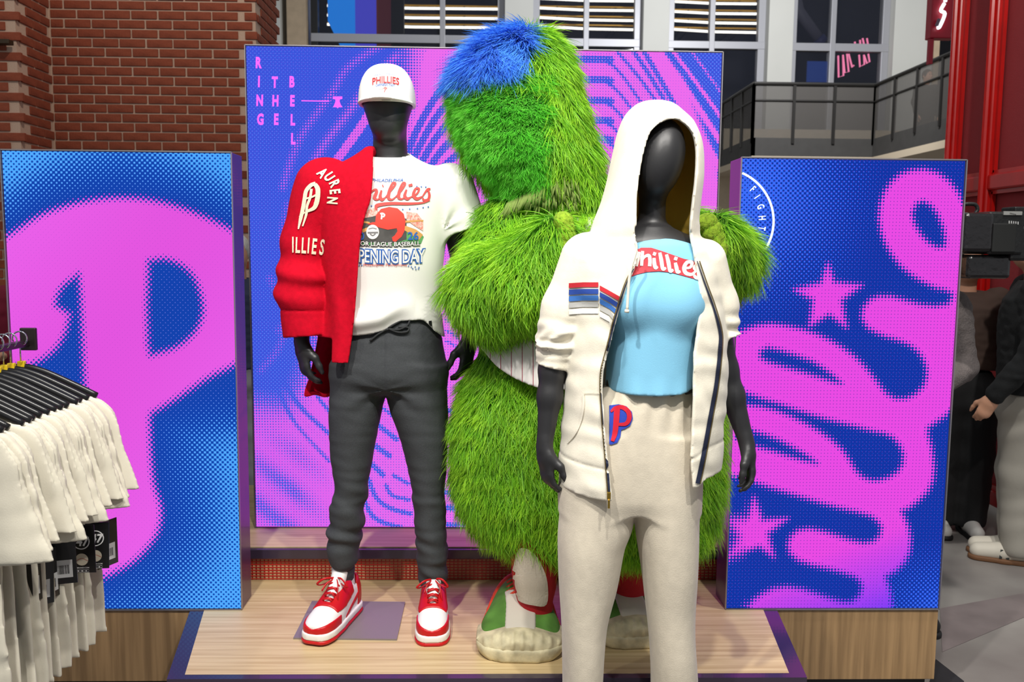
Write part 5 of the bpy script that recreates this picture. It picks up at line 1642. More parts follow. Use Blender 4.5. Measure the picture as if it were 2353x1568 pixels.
def fur_mat(name, base, tip, var):
    m = bpy.data.materials.new(name)
    m.use_nodes = True
    nt = m.node_tree
    b = nt.nodes['Principled BSDF']
    at = nt.nodes.new('ShaderNodeAttribute')
    at.attribute_name = 'strand'
    sp = nt.nodes.new('ShaderNodeSeparateColor')
    nt.links.new(at.outputs['Color'], sp.inputs[0])
    m1 = nt.nodes.new('ShaderNodeMix')
    m1.data_type = 'RGBA'
    m1.inputs[6].default_value = lin(base) + (1,)
    m1.inputs[7].default_value = lin(tip) + (1,)
    nt.links.new(sp.outputs[0], m1.inputs[0])
    m2 = nt.nodes.new('ShaderNodeMix')
    m2.data_type = 'RGBA'
    m2.blend_type = 'MULTIPLY'
    m2.inputs[7].default_value = lin(var) + (1,)
    nt.links.new(sp.outputs[1], m2.inputs[0])
    nt.links.new(m1.outputs[2], m2.inputs[6])
    nt.links.new(m2.outputs[2], b.inputs['Base Color'])
    b.inputs['Roughness'].default_value = 0.55
    b.inputs['Sheen Weight'].default_value = 0.2
    tr = nt.nodes.new('ShaderNodeBsdfTranslucent')
    nt.links.new(m2.outputs[2], tr.inputs[0])
    ms = nt.nodes.new('ShaderNodeMixShader')
    ms.inputs[0].default_value = 0.38
    nt.links.new(b.outputs[0], ms.inputs[1])
    nt.links.new(tr.outputs[0], ms.inputs[2])
    nt.links.new(ms.outputs[0], nt.nodes['Material Output'].inputs[0])
    return m

def fur(name, V, F, n, m, parent, length=(0.05, 0.09), width=0.0022, down=0.75, droop=1.0, keep=None, seed=1, lift=0.45, swirl=0.6, normals_out=None):
    """shaggy strands as thin tapering ribbons rooted on a mesh; one object"""
    rng = np.random.default_rng(seed)
    T = np.vstack([F[:, [0, 1, 2]], F[:, [0, 2, 3]]])
    A, B, C = V[T[:, 0]], V[T[:, 1]], V[T[:, 2]]
    cr = np.cross(B - A, C - A)
    ar = np.linalg.norm(cr, axis=1) / 2
    if keep is not None:
        ar = ar * keep((A + B + C) / 3)
    t = rng.choice(len(T), n, p=ar / ar.sum())
    u, v = rng.random(n), rng.random(n)
    k = u + v > 1
    u[k], v[k] = 1 - u[k], 1 - v[k]
    P = A[t] + u[:, None] * (B - A)[t] + v[:, None] * (C - A)[t]
    N = cr[t] / (np.linalg.norm(cr[t], axis=1)[:, None] + 1e-9)
    g = np.array([0, 0, -1.0])
    D = g - N * (N @ g)[:, None]
    D /= np.linalg.norm(D, axis=1)[:, None] + 1e-6
    S = np.cross(N, D)
    # clumps: neighbouring strands share a bend
    ph = wob(P, 26, seed % 4) * 2.2 + wob(P, 60, (seed + 1) % 4) * 1.2
    bend = np.sin(ph) * swirl + rng.normal(0, 0.25, n)
    L = rng.uniform(*length, n) * (1 + 0.25 * np.sin(ph * 1.7))
    K = 4
    pts = [P]
    d = N * lift + D * down + S * bend[:, None] * 0.6 + rng.normal(0, 0.12, (n, 3))
    d /= np.linalg.norm(d, axis=1)[:, None]
    curl = rng.normal(0, 0.35, n)
    for i in range(K):
        pts.append(pts[-1] + d * (L / K)[:, None])
        d = d + g * 0.16 * droop + S * (curl * 0.5 + bend * 0.15)[:, None]
        d /= np.linalg.norm(d, axis=1)[:, None]
    # ribbon sides face a mix of the surface and random turns
    tang = pts[-1] - pts[0]
    side = np.cross(tang, N + rng.normal(0, 0.5, (n, 3)))
    side /= np.linalg.norm(side, axis=1)[:, None] + 1e-9
    w = width * rng.uniform(0.7, 1.3, n)
    Vs, cols = [], []
    rnd = rng.random(n)
    dark = np.clip(0.5 + 0.5 * np.sin(ph * 1.3) + rng.normal(0, 0.25, n), 0, 1) * 0.8
    for i in range(K):
        f = [1.0, 1.0, 0.8, 0.5][i]
        Vs += [pts[i] - side * (w * f)[:, None] / 2, pts[i] + side * (w * f)[:, None] / 2]
        c = np.stack([np.full(n, i / K) * 0.9 + rnd * 0.1, dark, rnd, np.ones(n)], 1)
        cols += [c, c]
    Vs.append(pts[K])
    cols.append(np.stack([np.ones(n), dark, rnd, np.ones(n)], 1))
    NV = 2 * K + 1
    VV = np.stack(Vs, 1).reshape(-1, 3)
    CC = np.stack(cols, 1).reshape(-1, 4)
    base = np.arange(n)[:, None] * NV
    tri = []
    for i in range(K - 1):
        a = 2 * i
        tri += [(a, a + 1, a + 3), (a, a + 3, a + 2)]
    tri.append((2 * K - 2, 2 * K - 1, 2 * K))
    FF = (base[:, None, :] + np.array(tri)[None]).reshape(-1, 3)
    me = mesh_from(name, VV, FF)
    a = me.color_attributes.new('strand', 'FLOAT_COLOR', 'POINT')
    a.data.foreach_set('color', CC.astype(np.float32).ravel())
    o = link(name, me, m, parent)
    o['kind'] = 'stuff'
    return o

m_fur = fur_mat('lime_fur', (104, 186, 8), (208, 255, 60), (160, 206, 70))
m_furb = fur_mat('bright_green_fur', (60, 176, 26), (156, 255, 90), (170, 226, 140))
m_furblue = fur_mat('blue_plume', (36, 110, 230), (110, 196, 255), (140, 180, 250))

T_belly = tabpx(YC, [(790, 1120, 1610, .22), (830, 1100, 1625, .25), (900, 1066, 1642, .28), (1000, 1046, 1650, .29), (1100, 1050, 1648, .29), (1170, 1070, 1640, .27), (1220, 1110, 1630, .24), (1248, 1160, 1590, .18)])
T_chest = tabpx(YC, [(430, 1170, 1385, .13), (480, 1140, 1420, .15), (530, 1130, 1560, .17), (600, 1110, 1610, .19), (700, 1110, 1620, .20), (800, 1105, 1630, .21)])
T_head = tabpx(YC - 0.02, [(80, 1200, 1256, .06), (96, 1160, 1276, .12), (136, 1095, 1298, .17), (200, 1055, 1322, .20), (280, 1052, 1345, .21), (350, 1075, 1365, .20), (410, 1120, 1378, .17), (460, 1160, 1388, .14)])
armc = U(1178, 640, YC - 0.2)
hnd = U(1272, 545, YC - 0.36)
def f_suit(P):
    d = smin(loft(P, T_belly), loft(P, T_chest), 0.05)
    d = smin(d, loft(P, T_head, 2.2), 0.06)
    # near arm: bent round behind the hooded mannequin, hand on its shoulder
    d = smin(d, chain(P, [U(1190, 540, YC - 0.02), U(1128, 668, YC - 0.14), U(1215, 640, YC - 0.3), hnd], [0.13, 0.125, 0.105, 0.062], 0.05), 0.05)
    d = smin(d, ellip(P, U(1168, 672, YC - 0.2), (0.155, 0.12, 0.135)), 0.05)
    # far arm
    d = smin(d, chain(P, [U(1560, 560, YC), U(1660, 600, YC - 0.12), U(1640, 540, YC - 0.32)], [0.12, 0.10, 0.062], 0.05), 0.05)
    return d
a, b = U(1020, 1260, YC), U(1720, 60, YC)
V_, F_ = skin(f_suit, (a[0], YC - 0.48, a[2] - 0.03), (b[0], YC + 0.36, b[2] + 0.03), 0.011)
V_ = relax(V_, F_, 2)
suit = link('fur_suit', mesh_from('fur_suit', V_, F_), m_hide, cos_, True)
zj0, zj1 = U(0, 800, YC)[2], U(0, 480, YC)[2]
z_h = U(0, 470, YC)[2]
hc = U(1170, 300, YC - 0.18)
def not_jersey(Q):
    px = PX(Q)
    x, y = px[:, 0], px[:, 1]
    tors = (Q[:, 2] > zj0) & (Q[:, 2] < U(0, 520, YC)[2]) & (np.abs(loft(Q, T_chest)) < 0.03) & (loft(Q, T_belly) > -0.05)
    face = (Q[:, 2] > U(0, 440, YC)[2]) & (x < 1255) & (Q[:, 1] < YC - 0.06) & (y > 185)
    back = (Q[:, 1] > YC + 0.1)
    brow = brow_only(Q) > 0
    return np.where(tors | face | brow, 0.0, np.where(back, 0.35, 1.0))
def face_only(Q):
    px = PX(Q)
    x, y = px[:, 0], px[:, 1]
    return ((Q[:, 2] > U(0, 445, YC)[2]) & (x < 1262) & (Q[:, 1] < YC - 0.05) & (y > 170) & (brow_only(Q) < 0.5)).astype(float)
def brow_only(Q):
    px = PX(Q)
    x, y = px[:, 0], px[:, 1]
    return ((y < 190 - 0.25 * (x - 1040)) & (y > 60) & (x < 1215) & (Q[:, 1] < YC + 0.02)).astype(float)
fur('shaggy_fur', V_, F_, 100000, m_fur, cos_, (0.05, 0.095), 0.0026, keep=not_jersey, seed=1)
fur('short_face_fur', V_, F_, 22000, m_furb, cos_, (0.03, 0.05), 0.0018, down=0.35, droop=0.3, lift=0.9, swirl=0.25, keep=face_only, seed=2)
fur('blue_plume', V_, F_, 12000, m_furblue, cos_, (0.06, 0.11), 0.0028, down=0.7, droop=0.8, lift=0.5, keep=brow_only, seed=3)
sb = bvh_of(V_, F_)
# suit fingers resting on the shoulders
m_felt = mat('olive_plush', (140, 172, 40), 0.95, bump=0.6, bscale=120, var=0.3, vscale=80)
for base, tips in ((hnd + np.array([0.03, -0.02, 0.0]), ((1292, 505), (1300, 530), (1303, 560), (1296, 590))), (U(1640, 540, YC - 0.32), ((1612, 512), (1630, 540), (1640, 570), (1650, 600)))):
    for i, (x, y) in enumerate(tips):
        p = U(x, y, YC - 0.40)
        q = base + (p - base) * 0.25
        V, F = skin(lambda P: chain(P, [q, (p + q) / 2 + [0, -0.015, 0.012], p], [0.026, 0.027, 0.022], 0.02), np.minimum(p, q) - 0.06, np.maximum(p, q) + 0.06, 0.007)
        link('finger', mesh_from('finger', relax(V, F, 2), F), m_felt, cos_, True)
# fringe under the chin
m_fringe = mat('olive_fringe', (122, 142, 70), 0.9)
fr_ = MB()
for i in range(120):
    x0, y0 = RNG.uniform(1165, 1325), RNG.uniform(408, 462)
    y0 = max(y0, 470 - (x0 - 1160) * 0.5)
    p = on(sb, x0, y0, 0.02)
    if p is None:
        continue
    L = RNG.uniform(0.04, 0.06)
    dx = -0.5 + (x0 - 1160) / 170 * 0.8 + RNG.normal(0, 0.1)
    fr_.tube([p, p + [dx * L * 0.5, -0.012, -0.5 * L], p + [dx * L, -0.008, -L]], [0.003, 0.0034, 0.0028], 5)
o = fr_.build('neck_fringe', m_fringe, cos_, True)
o['kind'] = 'stuff'
# pinstriped jersey
m_jer = bpy.data.materials.new('pinstripe')
m_jer.use_nodes = True
nt = m_jer.node_tree
tc, sx, wv = nt.nodes.new('ShaderNodeTexCoord'), nt.nodes.new('ShaderNodeSeparateXYZ'), nt.nodes.new('ShaderNodeMath')
nt.links.new(tc.outputs['Object'], sx.inputs[0])
wv.operation = 'PINGPONG'
wv.inputs[1].default_value = 0.0165
nt.links.new(sx.outputs[0], wv.inputs[0])
cm = nt.nodes.new('ShaderNodeMath')
cm.operation = 'LESS_THAN'
cm.inputs[1].default_value = 0.0011
nt.links.new(wv.outputs[0], cm.inputs[0])
mx = nt.nodes.new('ShaderNodeMix')
mx.data_type = 'RGBA'
mx.inputs[6].default_value = lin((224, 220, 216)) + (1,)
mx.inputs[7].default_value = lin((150, 40, 66)) + (1,)
nt.links.new(cm.outputs[0], mx.inputs[0])
nt.links.new(mx.outputs[2], nt.nodes['Principled BSDF'].inputs['Base Color'])
nt.nodes['Principled BSDF'].inputs['Roughness'].default_value = 0.85
T_j = tabpx(YC, [(500, 1120, 1500, .17), (560, 1095, 1600, .20), (650, 1090, 1630, .23), (750, 1088, 1610, .29), (800, 1082, 1615, .335), (880, 1070, 1620, .375)])
hz = line_z(YC - 0.3, [(1060, 800), (1100, 815), (1140, 850), (1190, 876), (1240, 890), (1640, 900)])
def f_jer(P):
    d = loft(P, T_j) + 0.006 * wob(P, 14, 2, aniso=(1.5, 1, 0.4))
    return np.maximum(np.maximum(shell(d, 0.014), hz(P[:, 0]) - P[:, 2]), P[:, 1] - (YC + 0.2))
a, b = U(1070, 905, YC), U(1670, 480, YC)
sculpt('pinstripe_jersey', f_jer, (a[0], YC - 0.43, a[2] - 0.05), (b[0], YC + 0.3, b[2]), 0.0065, m_jer, cos_)
# red tights with a pale panel, floppy green sneakers
m_tight = mat('red_tights', (176, 14, 26), 0.8, bump=0.08, bscale=200)
m_pale = mat('pale_panel', (206, 196, 178), 0.8, bump=0.1, bscale=150)
for xk, ya, yf, Yl in ((1228, 1235, 1390, 2.84), (1442, 1215, 1350, 2.95)):
    tl = tabpx(Yl, [(1180, xk - 62, xk + 62, .10), (1240, xk - 56, xk + 58, .095), (1320, xk - 52, xk + 52, .085), (yf, xk - 38, xk + 42, .07), (yf + 30, xk - 34, xk + 38, .065)])
    lo_, hi_ = bounds(tl, 0.03)
    V, F = skin(lambda P: loft(P, tl) + 0.003 * wob(P, 18, 2), lo_, hi_, 0.006)
    leg = link('tights_leg', mesh_from('tights_leg', relax(V, F, 1), F), m_tight, cos_, True)
    if xk < 1300:
        lb = bvh_of(V, F)
        ov = catmull([(1192, 1262), (1180, 1300), (1172, 1345), (1190, 1380), (1225, 1392), (1256, 1390), (1258, 1340), (1245, 1300), (1222, 1268)], 4, True)
        stamp('pale_panel', [(ov, [list(range(len(ov)))])], lb, m_pale, leg, 0.008, 10)
m_gs, m_cs, m_rub, m_or = mat('green_suede', (82, 130, 48), 0.9, var=0.2, vscale=20), mat('pale_canvas', (204, 196, 182), 0.9), mat('worn_rubber', (206, 196, 160), 0.7, var=0.35, vscale=18, bump=0.2, bscale=40), mat('red_orange_trim', (206, 62, 34), 0.8)
FT = [(-0.27, 0, 0.05, 0.05, 0.05), (-0.25, 0, 0.055, 0.10, 0.07), (-0.2, 0, 0.065, 0.128, 0.095), (-0.13, 0, 0.075, 0.132, 0.125), (-0.05, 0, 0.085, 0.115, 0.15), (0.03, 0, 0.10, 0.098, 0.16), (0.1, 0, 0.1, 0.085, 0.15), (0.15, 0, 0.09, 0.06, 0.12)]
def big_f(P, g=0.0):
    Q = np.stack([P[:, 0], P[:, 2], P[:, 1]], 1)
    d = loft(Q, [(a - (g if a < 0 else -g), b, c * 0.58, rx + g, ry * 0.58 + g) for a, b, c, rx, ry in FT], 2.2)
    return np.maximum(np.maximum(d, -P[:, 2]), P[:, 2] - 0.15)
def big_part(fn):
    V, F = skin(fn, (-0.17, -0.31, -0.01), (0.17, 0.2, 0.27), 0.006)
    me = mesh_from('shoe_piece', relax(V, F, 1), F)
    me.polygons.foreach_set('use_smooth', np.ones(len(me.polygons), bool))
    return me
big = {'floppy_sneaker': (big_part(big_f), m_gs),
       'canvas_vamp': (big_part(lambda P: np.maximum(big_f(P, 0.005), np.maximum(np.abs(P[:, 0]) - 0.05 - 0.1 * np.maximum(P[:, 1] + 0.1, 0), np.maximum(P[:, 1] + 0.03, 0.05 - P[:, 2])))), m_cs),
       'rubber_toe': (big_part(lambda P: np.maximum(big_f(P, 0.010) - 0.006 * np.maximum(np.sin(P[:, 0] * 210), -0.3) * np.clip((P[:, 2] - 0.04) / 0.01, 0, 1), np.maximum(P[:, 2] - 0.092 + 2.0 * P[:, 0] ** 2, P[:, 1] + 0.14 - 1.5 * P[:, 0] ** 2))), m_rub),
       'rubber_sole': (big_part(lambda P: np.maximum(big_f(P, 0.014), np.maximum(P[:, 2] - 0.042, -9) + 0.002 * np.sin(P[:, 2] * 400))), m_rub),
       'trim_band': (big_part(lambda P: np.maximum(big_f(P, 0.008), np.abs(P[:, 2] - 0.085 - 0.5 * (P[:, 1] + 0.02)) - 0.008)), m_or)}
lcs = MB()
for i in range(4):
    y, z = -0.06 + 0.03 * i, 0.135 + 0.005 * i
    lcs.tube([(-0.05, y, z - 0.012), (0, y + 0.01, z + 0.018), (0.05, y + 0.015, z - 0.012)], 0.007, 6)
lcs = mesh_from('laces', lcs.V, lcs.F)
for me, m_ in big.values():
    me.materials.append(m_)
lcs.materials.append(m_or)
for cx, cy, rz, s in ((1204, 1520, -0.05, 1.0), (1450, 1488, 0.1, 1.0)):
    toe = UZ(cx, cy, Z_PLAT)
    o = link('floppy_sneaker', big['floppy_sneaker'][0], None, cos_)
    w_ = world_of(cos_)
    o.location = (float(toe[0]), float(toe[1]) + 0.265, Z_PLAT)
    o.rotation_euler = (0, 0, rz)
    for k, (me, m_) in big.items():
        if k != 'floppy_sneaker':
            c = bpy.data.objects.new(k, me)
            COL.objects.link(c)
            c.parent = o
    c = bpy.data.objects.new('laces', lcs)
    COL.objects.link(c)
    c.parent = o
# ------------------------------------------------------------------ rail of cream tees
XRL = -1.335
Y_END = 2.56
z_rail = U(50, 786, 2.5)[2]
m_chrome = mat('chrome', (210, 210, 214), 0.12, 1.0)
m_rack = mat('dark_steel_rail', (70, 60, 62), 0.35, 0.8)
rack = empty('garment_rail', (XRL, 1.3, 0), 'steel garment rail holding a row of cream tees', 'rail')
MB().box((XRL - 0.012, 1.25, z_rail - 0.018), (XRL + 0.012, Y_END, z_rail), 0.003).build('bar', m_rack, rack)
MB().box((XRL - 0.016, Y_END - 0.012, z_rail - 0.03), (XRL + 0.03, Y_END, z_rail + 0.035), 0.003).build('end_stop', m_rack, rack)
MB().box((XRL - 0.025, 1.22, 0.02), (XRL + 0.025, 1.27, z_rail), 0.004).build('upright', m_rack, rack)
MB().box((XRL - 0.28, 1.19, 0), (XRL + 0.28, 1.30, 0.02), 0.004).build('foot', m_rack, rack)

m_cotton = mat('cream_cotton', (214, 208, 190), 0.85, bump=0.05, bscale=300, sheen=0.15, var=0.05, vscale=14)
m_hang = mat('black_hanger', (22, 22, 24), 0.3)
T_sh = [(-0.86, 0, 0, 0.208, 0.015), (-0.7, 0, 0, 0.202, 0.014), (-0.5, 0, 0, 0.198, 0.013), (-0.3, 0, 0, 0.215, 0.013), (-0.22, 0, 0, 0.222, 0.014), (-0.17, 0, 0, 0.19, 0.014), (-0.13, 0, 0, 0.13, 0.014), (-0.105, 0, 0, 0.085, 0.014), (-0.095, 0, 0, 0.07, 0.012)]
shirt_me = []
for sd in range(4):
    def f_sh(P, sd=sd):
        Q = P.copy()
        low = np.clip(-(P[:, 2] + 0.2) / 0.5, 0, 1)
        Q[:, 1] += (0.008 * np.sin(P[:, 0] * (40 + 6 * sd) + sd * 1.3 + P[:, 2] * 3) + 0.006 * wob(P, 7, sd)) * (0.1 + low)
        Q[:, 0] *= 1 + 0.06 * low * math.sin(sd * 2.0)
        d = loft(Q, T_sh, 2.4)
        for sg in (-1, 1):
            a_, b_ = np.array([0.195 * sg, 0, -0.215]), np.array([(0.236 + 0.012 * math.sin(sd)) * sg, 0.006 * sd - 0.01, -0.42 - 0.016 * (sd % 3)])
            sl = cone(Q, a_, b_ + (b_ - a_) * 0.4, 0.050, 0.082, ((0, 1, 0), 4.2))
            sl = np.maximum(sl, (Q - b_) @ unit(b_ - a_ + np.array([-0.06 * sg, 0, 0])))
            d = smin(d, sl, 0.022)
        return d + 0.0012 * wob(P, 24, sd)
    V, F = skin(f_sh, (-0.36, -0.09, -0.88), (0.36, 0.09, -0.08), 0.0055)
    me = mesh_from('tee', relax(V, F, 1), F)
    me.materials.append(m_cotton)
    me.polygons.foreach_set('use_smooth', np.ones(len(me.polygons), bool))
    shirt_me.append(me)
# neck rib, shoulder seam
nk = MB()
nk.tube(catmull([(-0.075, -0.006, -0.098), (-0.055, -0.02, -0.125), (0, -0.026, -0.15), (0.055, -0.02, -0.125), (0.075, -0.006, -0.098)], 5), 0.010, 8, flat=0.5)
nk_me = mesh_from('neck_rib', nk.V, nk.F)
nk_me.materials.append(m_cotton)
# hanger
hk = MB()
hk.tube([(0.0, 0, -0.075), (0.0, 0, -0.03)] + [(0.02 * math.cos(t) - 0.0, 0, 0.0 + 0.02 * math.sin(t) - 0.006) for t in np.linspace(-1.2, 3.6, 14)], 0.0022, 6)
hk_me = mesh_from('hook', hk.V, hk.F)
hk_me.materials.append(m_chrome)
hk_me.polygons.foreach_set('use_smooth', np.ones(len(hk_me.polygons), bool))
ha = MB()
ha.tube(catmull([(-0.205, 0, -0.155), (-0.14, 0, -0.122), (-0.06, 0, -0.085), (0, 0, -0.072), (0.06, 0, -0.085), (0.14, 0, -0.122), (0.205, 0, -0.155)], 5), 0.0125, 8, flat=0.55)
ha_me = mesh_from('arms', ha.V, ha.F)
ha_me.materials.append(m_hang)
ha_me.polygons.foreach_set('use_smooth', np.ones(len(ha_me.polygons), bool))
rg = MB().box((-0.008, -0.007, -0.07), (0.012, 0.007, -0.052), 0.002)
ring_me = {}
for k, c in (('yellow', (222, 190, 30)), ('teal', (70, 190, 170)), ('grey', (150, 160, 160))):
    ring_me[k] = mesh_from('size_ring', rg.V, rg.F)
    ring_me[k].materials.append(mat('size_' + k, c, 0.5))
# tag with its prints
tgm = MB().box((-0.036, -0.0012, -0.135), (0.036, 0.0012, 0.0), 0.0005)
tag_me = mesh_from('hang_tag', tgm.V, tgm.F)
tag_me.materials.append(mat('tag_black', (22, 22, 24), 0.4, coat=0.2))
t_ = np.linspace(0, 2 * math.pi, 28, endpoint=False)
prints = []
V, F = ribbon2d([(0.0215 * math.cos(t), -0.046 + 0.0215 * math.sin(t)) for t in t_], 0.0028, 1, True)
prints.append(('tag_circle', V, F, mat('tag_white', (236, 236, 236), 0.5)))
V, F = text_mesh('47', 0.034, bold=0.0012, xscale=0.9, shear=0.15)
V2, F2 = text_mesh("'", 0.03, bold=0.001)
prints.append(('tag_numeral', np.vstack([V[:, :2] + [0.002, -0.058], V2[:, :2] + [-0.014, -0.054]]), F + [[i + len(V) for i in f] for f in F2], MATS['tag_white']))
prints.append(('tag_ball', [(0.017 * math.cos(t), -0.097 + 0.017 * math.sin(t)) for t in t_], [list(range(28))], mat('tag_ball', (206, 196, 176), 0.6)))
V, F = ribbon2d([(-0.016, -0.101), (0.0, -0.094), (0.016, -0.101)], 0.0014)
prints.append(('tag_seam', V, F, mat('tag_seam', (170, 70, 60), 0.6)))
V, F = text_mesh('47BRAND.COM', 0.0055, bold=0.0001)
prints.append(('tag_address', V[:, :2] + [0, -0.122], F, MATS['tag_white']))
V, F = ribbon2d([(-0.018, -0.126), (0.018, -0.126), (0.018, -0.132), (-0.018, -0.132)], 0.001, 1, True)
V2, F2 = merge2d([(V, F), ([(-0.012, -0.1305), (-0.009, -0.1305), (-0.009, -0.1275), (-0.012, -0.1275)], [[0, 1, 2, 3]]), ([(-0.002, -0.1305), (0.002, -0.1305), (0.002, -0.1275), (-0.002, -0.1275)], [[0, 1, 2, 3]]), ([(0.009, -0.1305), (0.012, -0.1305), (0.012, -0.1275), (0.009, -0.1275)], [[0, 1, 2, 3]])])
prints.append(('tag_icons', V2, F2, MATS['tag_white']))
back = [('tag_barcode', [(-0.026, -0.118), (0.026, -0.118), (0.026, -0.07), (-0.026, -0.07)], [[0, 1, 2, 3]], mat('tag_label', (200, 200, 200), 0.6))]
bars = merge2d([([(x, -0.108), (x + w_, -0.108), (x + w_, -0.084), (x, -0.084)], [[0, 1, 2, 3]]) for x, w_ in zip(np.linspace(-0.018, 0.016, 14), RNG.uniform(0.0007, 0.0019, 14))])
back.append(('tag_bars', bars[0], bars[1], MATS['tag_black']))
def flat_me(name, V, F, m_, y):
    me = mesh_from(name, [(x, y, z) for x, z in np.asarray(V)[:, :2]], [list(f)[::-1] for f in F])
    me.materials.append(m_)
    return me
front_me = [flat_me(n, V, F, m_, -0.0016 - 0.0003 * i) for i, (n, V, F, m_) in enumerate(prints)]
back_me = [flat_me(n, V, F, m_, -0.0016 - 0.0003 * i) for i, (n, V, F, m_) in enumerate(back)]
def child(name, me, par, loc=(0, 0, 0), rot=(0, 0, 0)):
    o = bpy.data.objects.new(name, me)
    COL.objects.link(o)
    o.parent = par
    o.location, o.rotation_euler = loc, rot
    return o
N_SH = 15
ords = ['farthest', 'second', 'third', 'fourth', 'fifth', 'sixth', 'seventh', 'eighth', 'ninth', 'tenth', 'eleventh', 'twelfth', 'thirteenth', 'fourteenth', 'nearest']
tags = {0: (240, 1196, 1.15, 1), 1: (214, 1200, 0.22, 0), 3: (180, 1206, 0.05, 0), 5: (137, 1226, 0.25, 1), 6: (106, 1262, 1.3, 1), 7: (86, 1272, 0.75, 1), 8: (64, 1266, 1.2, 1), 9: (38, 1292, 0.05, 0), 11: (-10, 1380, 0.5, 1)}
for i in range(N_SH):
    y = 2.515 - 0.036 * i - (0.012 if i else 0)
    jit = RNG.normal(0, 0.004)
    rz = RNG.normal(0, 0.04)
    name = {0: 'farthest', N_SH - 1: 'nearest'}.get(i)
    lab_ = ('cream tee hanging at the %s end of the rail' % ('far' if i == 0 else 'near')) if name else 'cream tee, %s from the far end of the rail' % ords[i]
    t = empty('hanging_t_shirt', (XRL + jit, y, z_rail - 0.004), lab_, 't-shirt', 'cream tees on the rail')
    t.rotation_euler = (0, 0, rz)
    child('tee', shirt_me[i % 4], t)
    child('neck_rib', nk_me, t, (0, -0.004, 0))
    if i in tags:
        px_, py_, ry_, bk_ = tags[i]
        q_ = U(px_, py_, y - 0.032)
        g = child('hang_tag', tag_me, t, (q_[0] - XRL - jit, -0.032, q_[2] - z_rail), (0, 0.03 * math.sin(i * 2), ry_ - rz))
        MB().tube([(0, 0, -0.004), (-0.006, 0.004, 0.05)], 0.0012, 4).build('cord', mat('cord_beige', (210, 196, 180), 0.8), None).parent = g
        for me in (back_me if bk_ else front_me):
            child(me.name.split('.')[0], me, g)
    h = empty('coat_hanger', (XRL + jit, y, z_rail - 0.004), ('black coat hanger at the %s end of the rail' % ('far' if i == 0 else 'near')) if name else 'black coat hanger, %s from the far end of the rail' % ords[i], 'hanger', 'hangers on the rail')
    h.rotation_euler = (0, 0, rz)
    child('hook', hk_me, h, (0, 0, 0.018))
    child('arms', ha_me, h)
    child('size_ring', ring_me['yellow' if i < 4 else ('teal' if i < 9 else 'grey')], h)
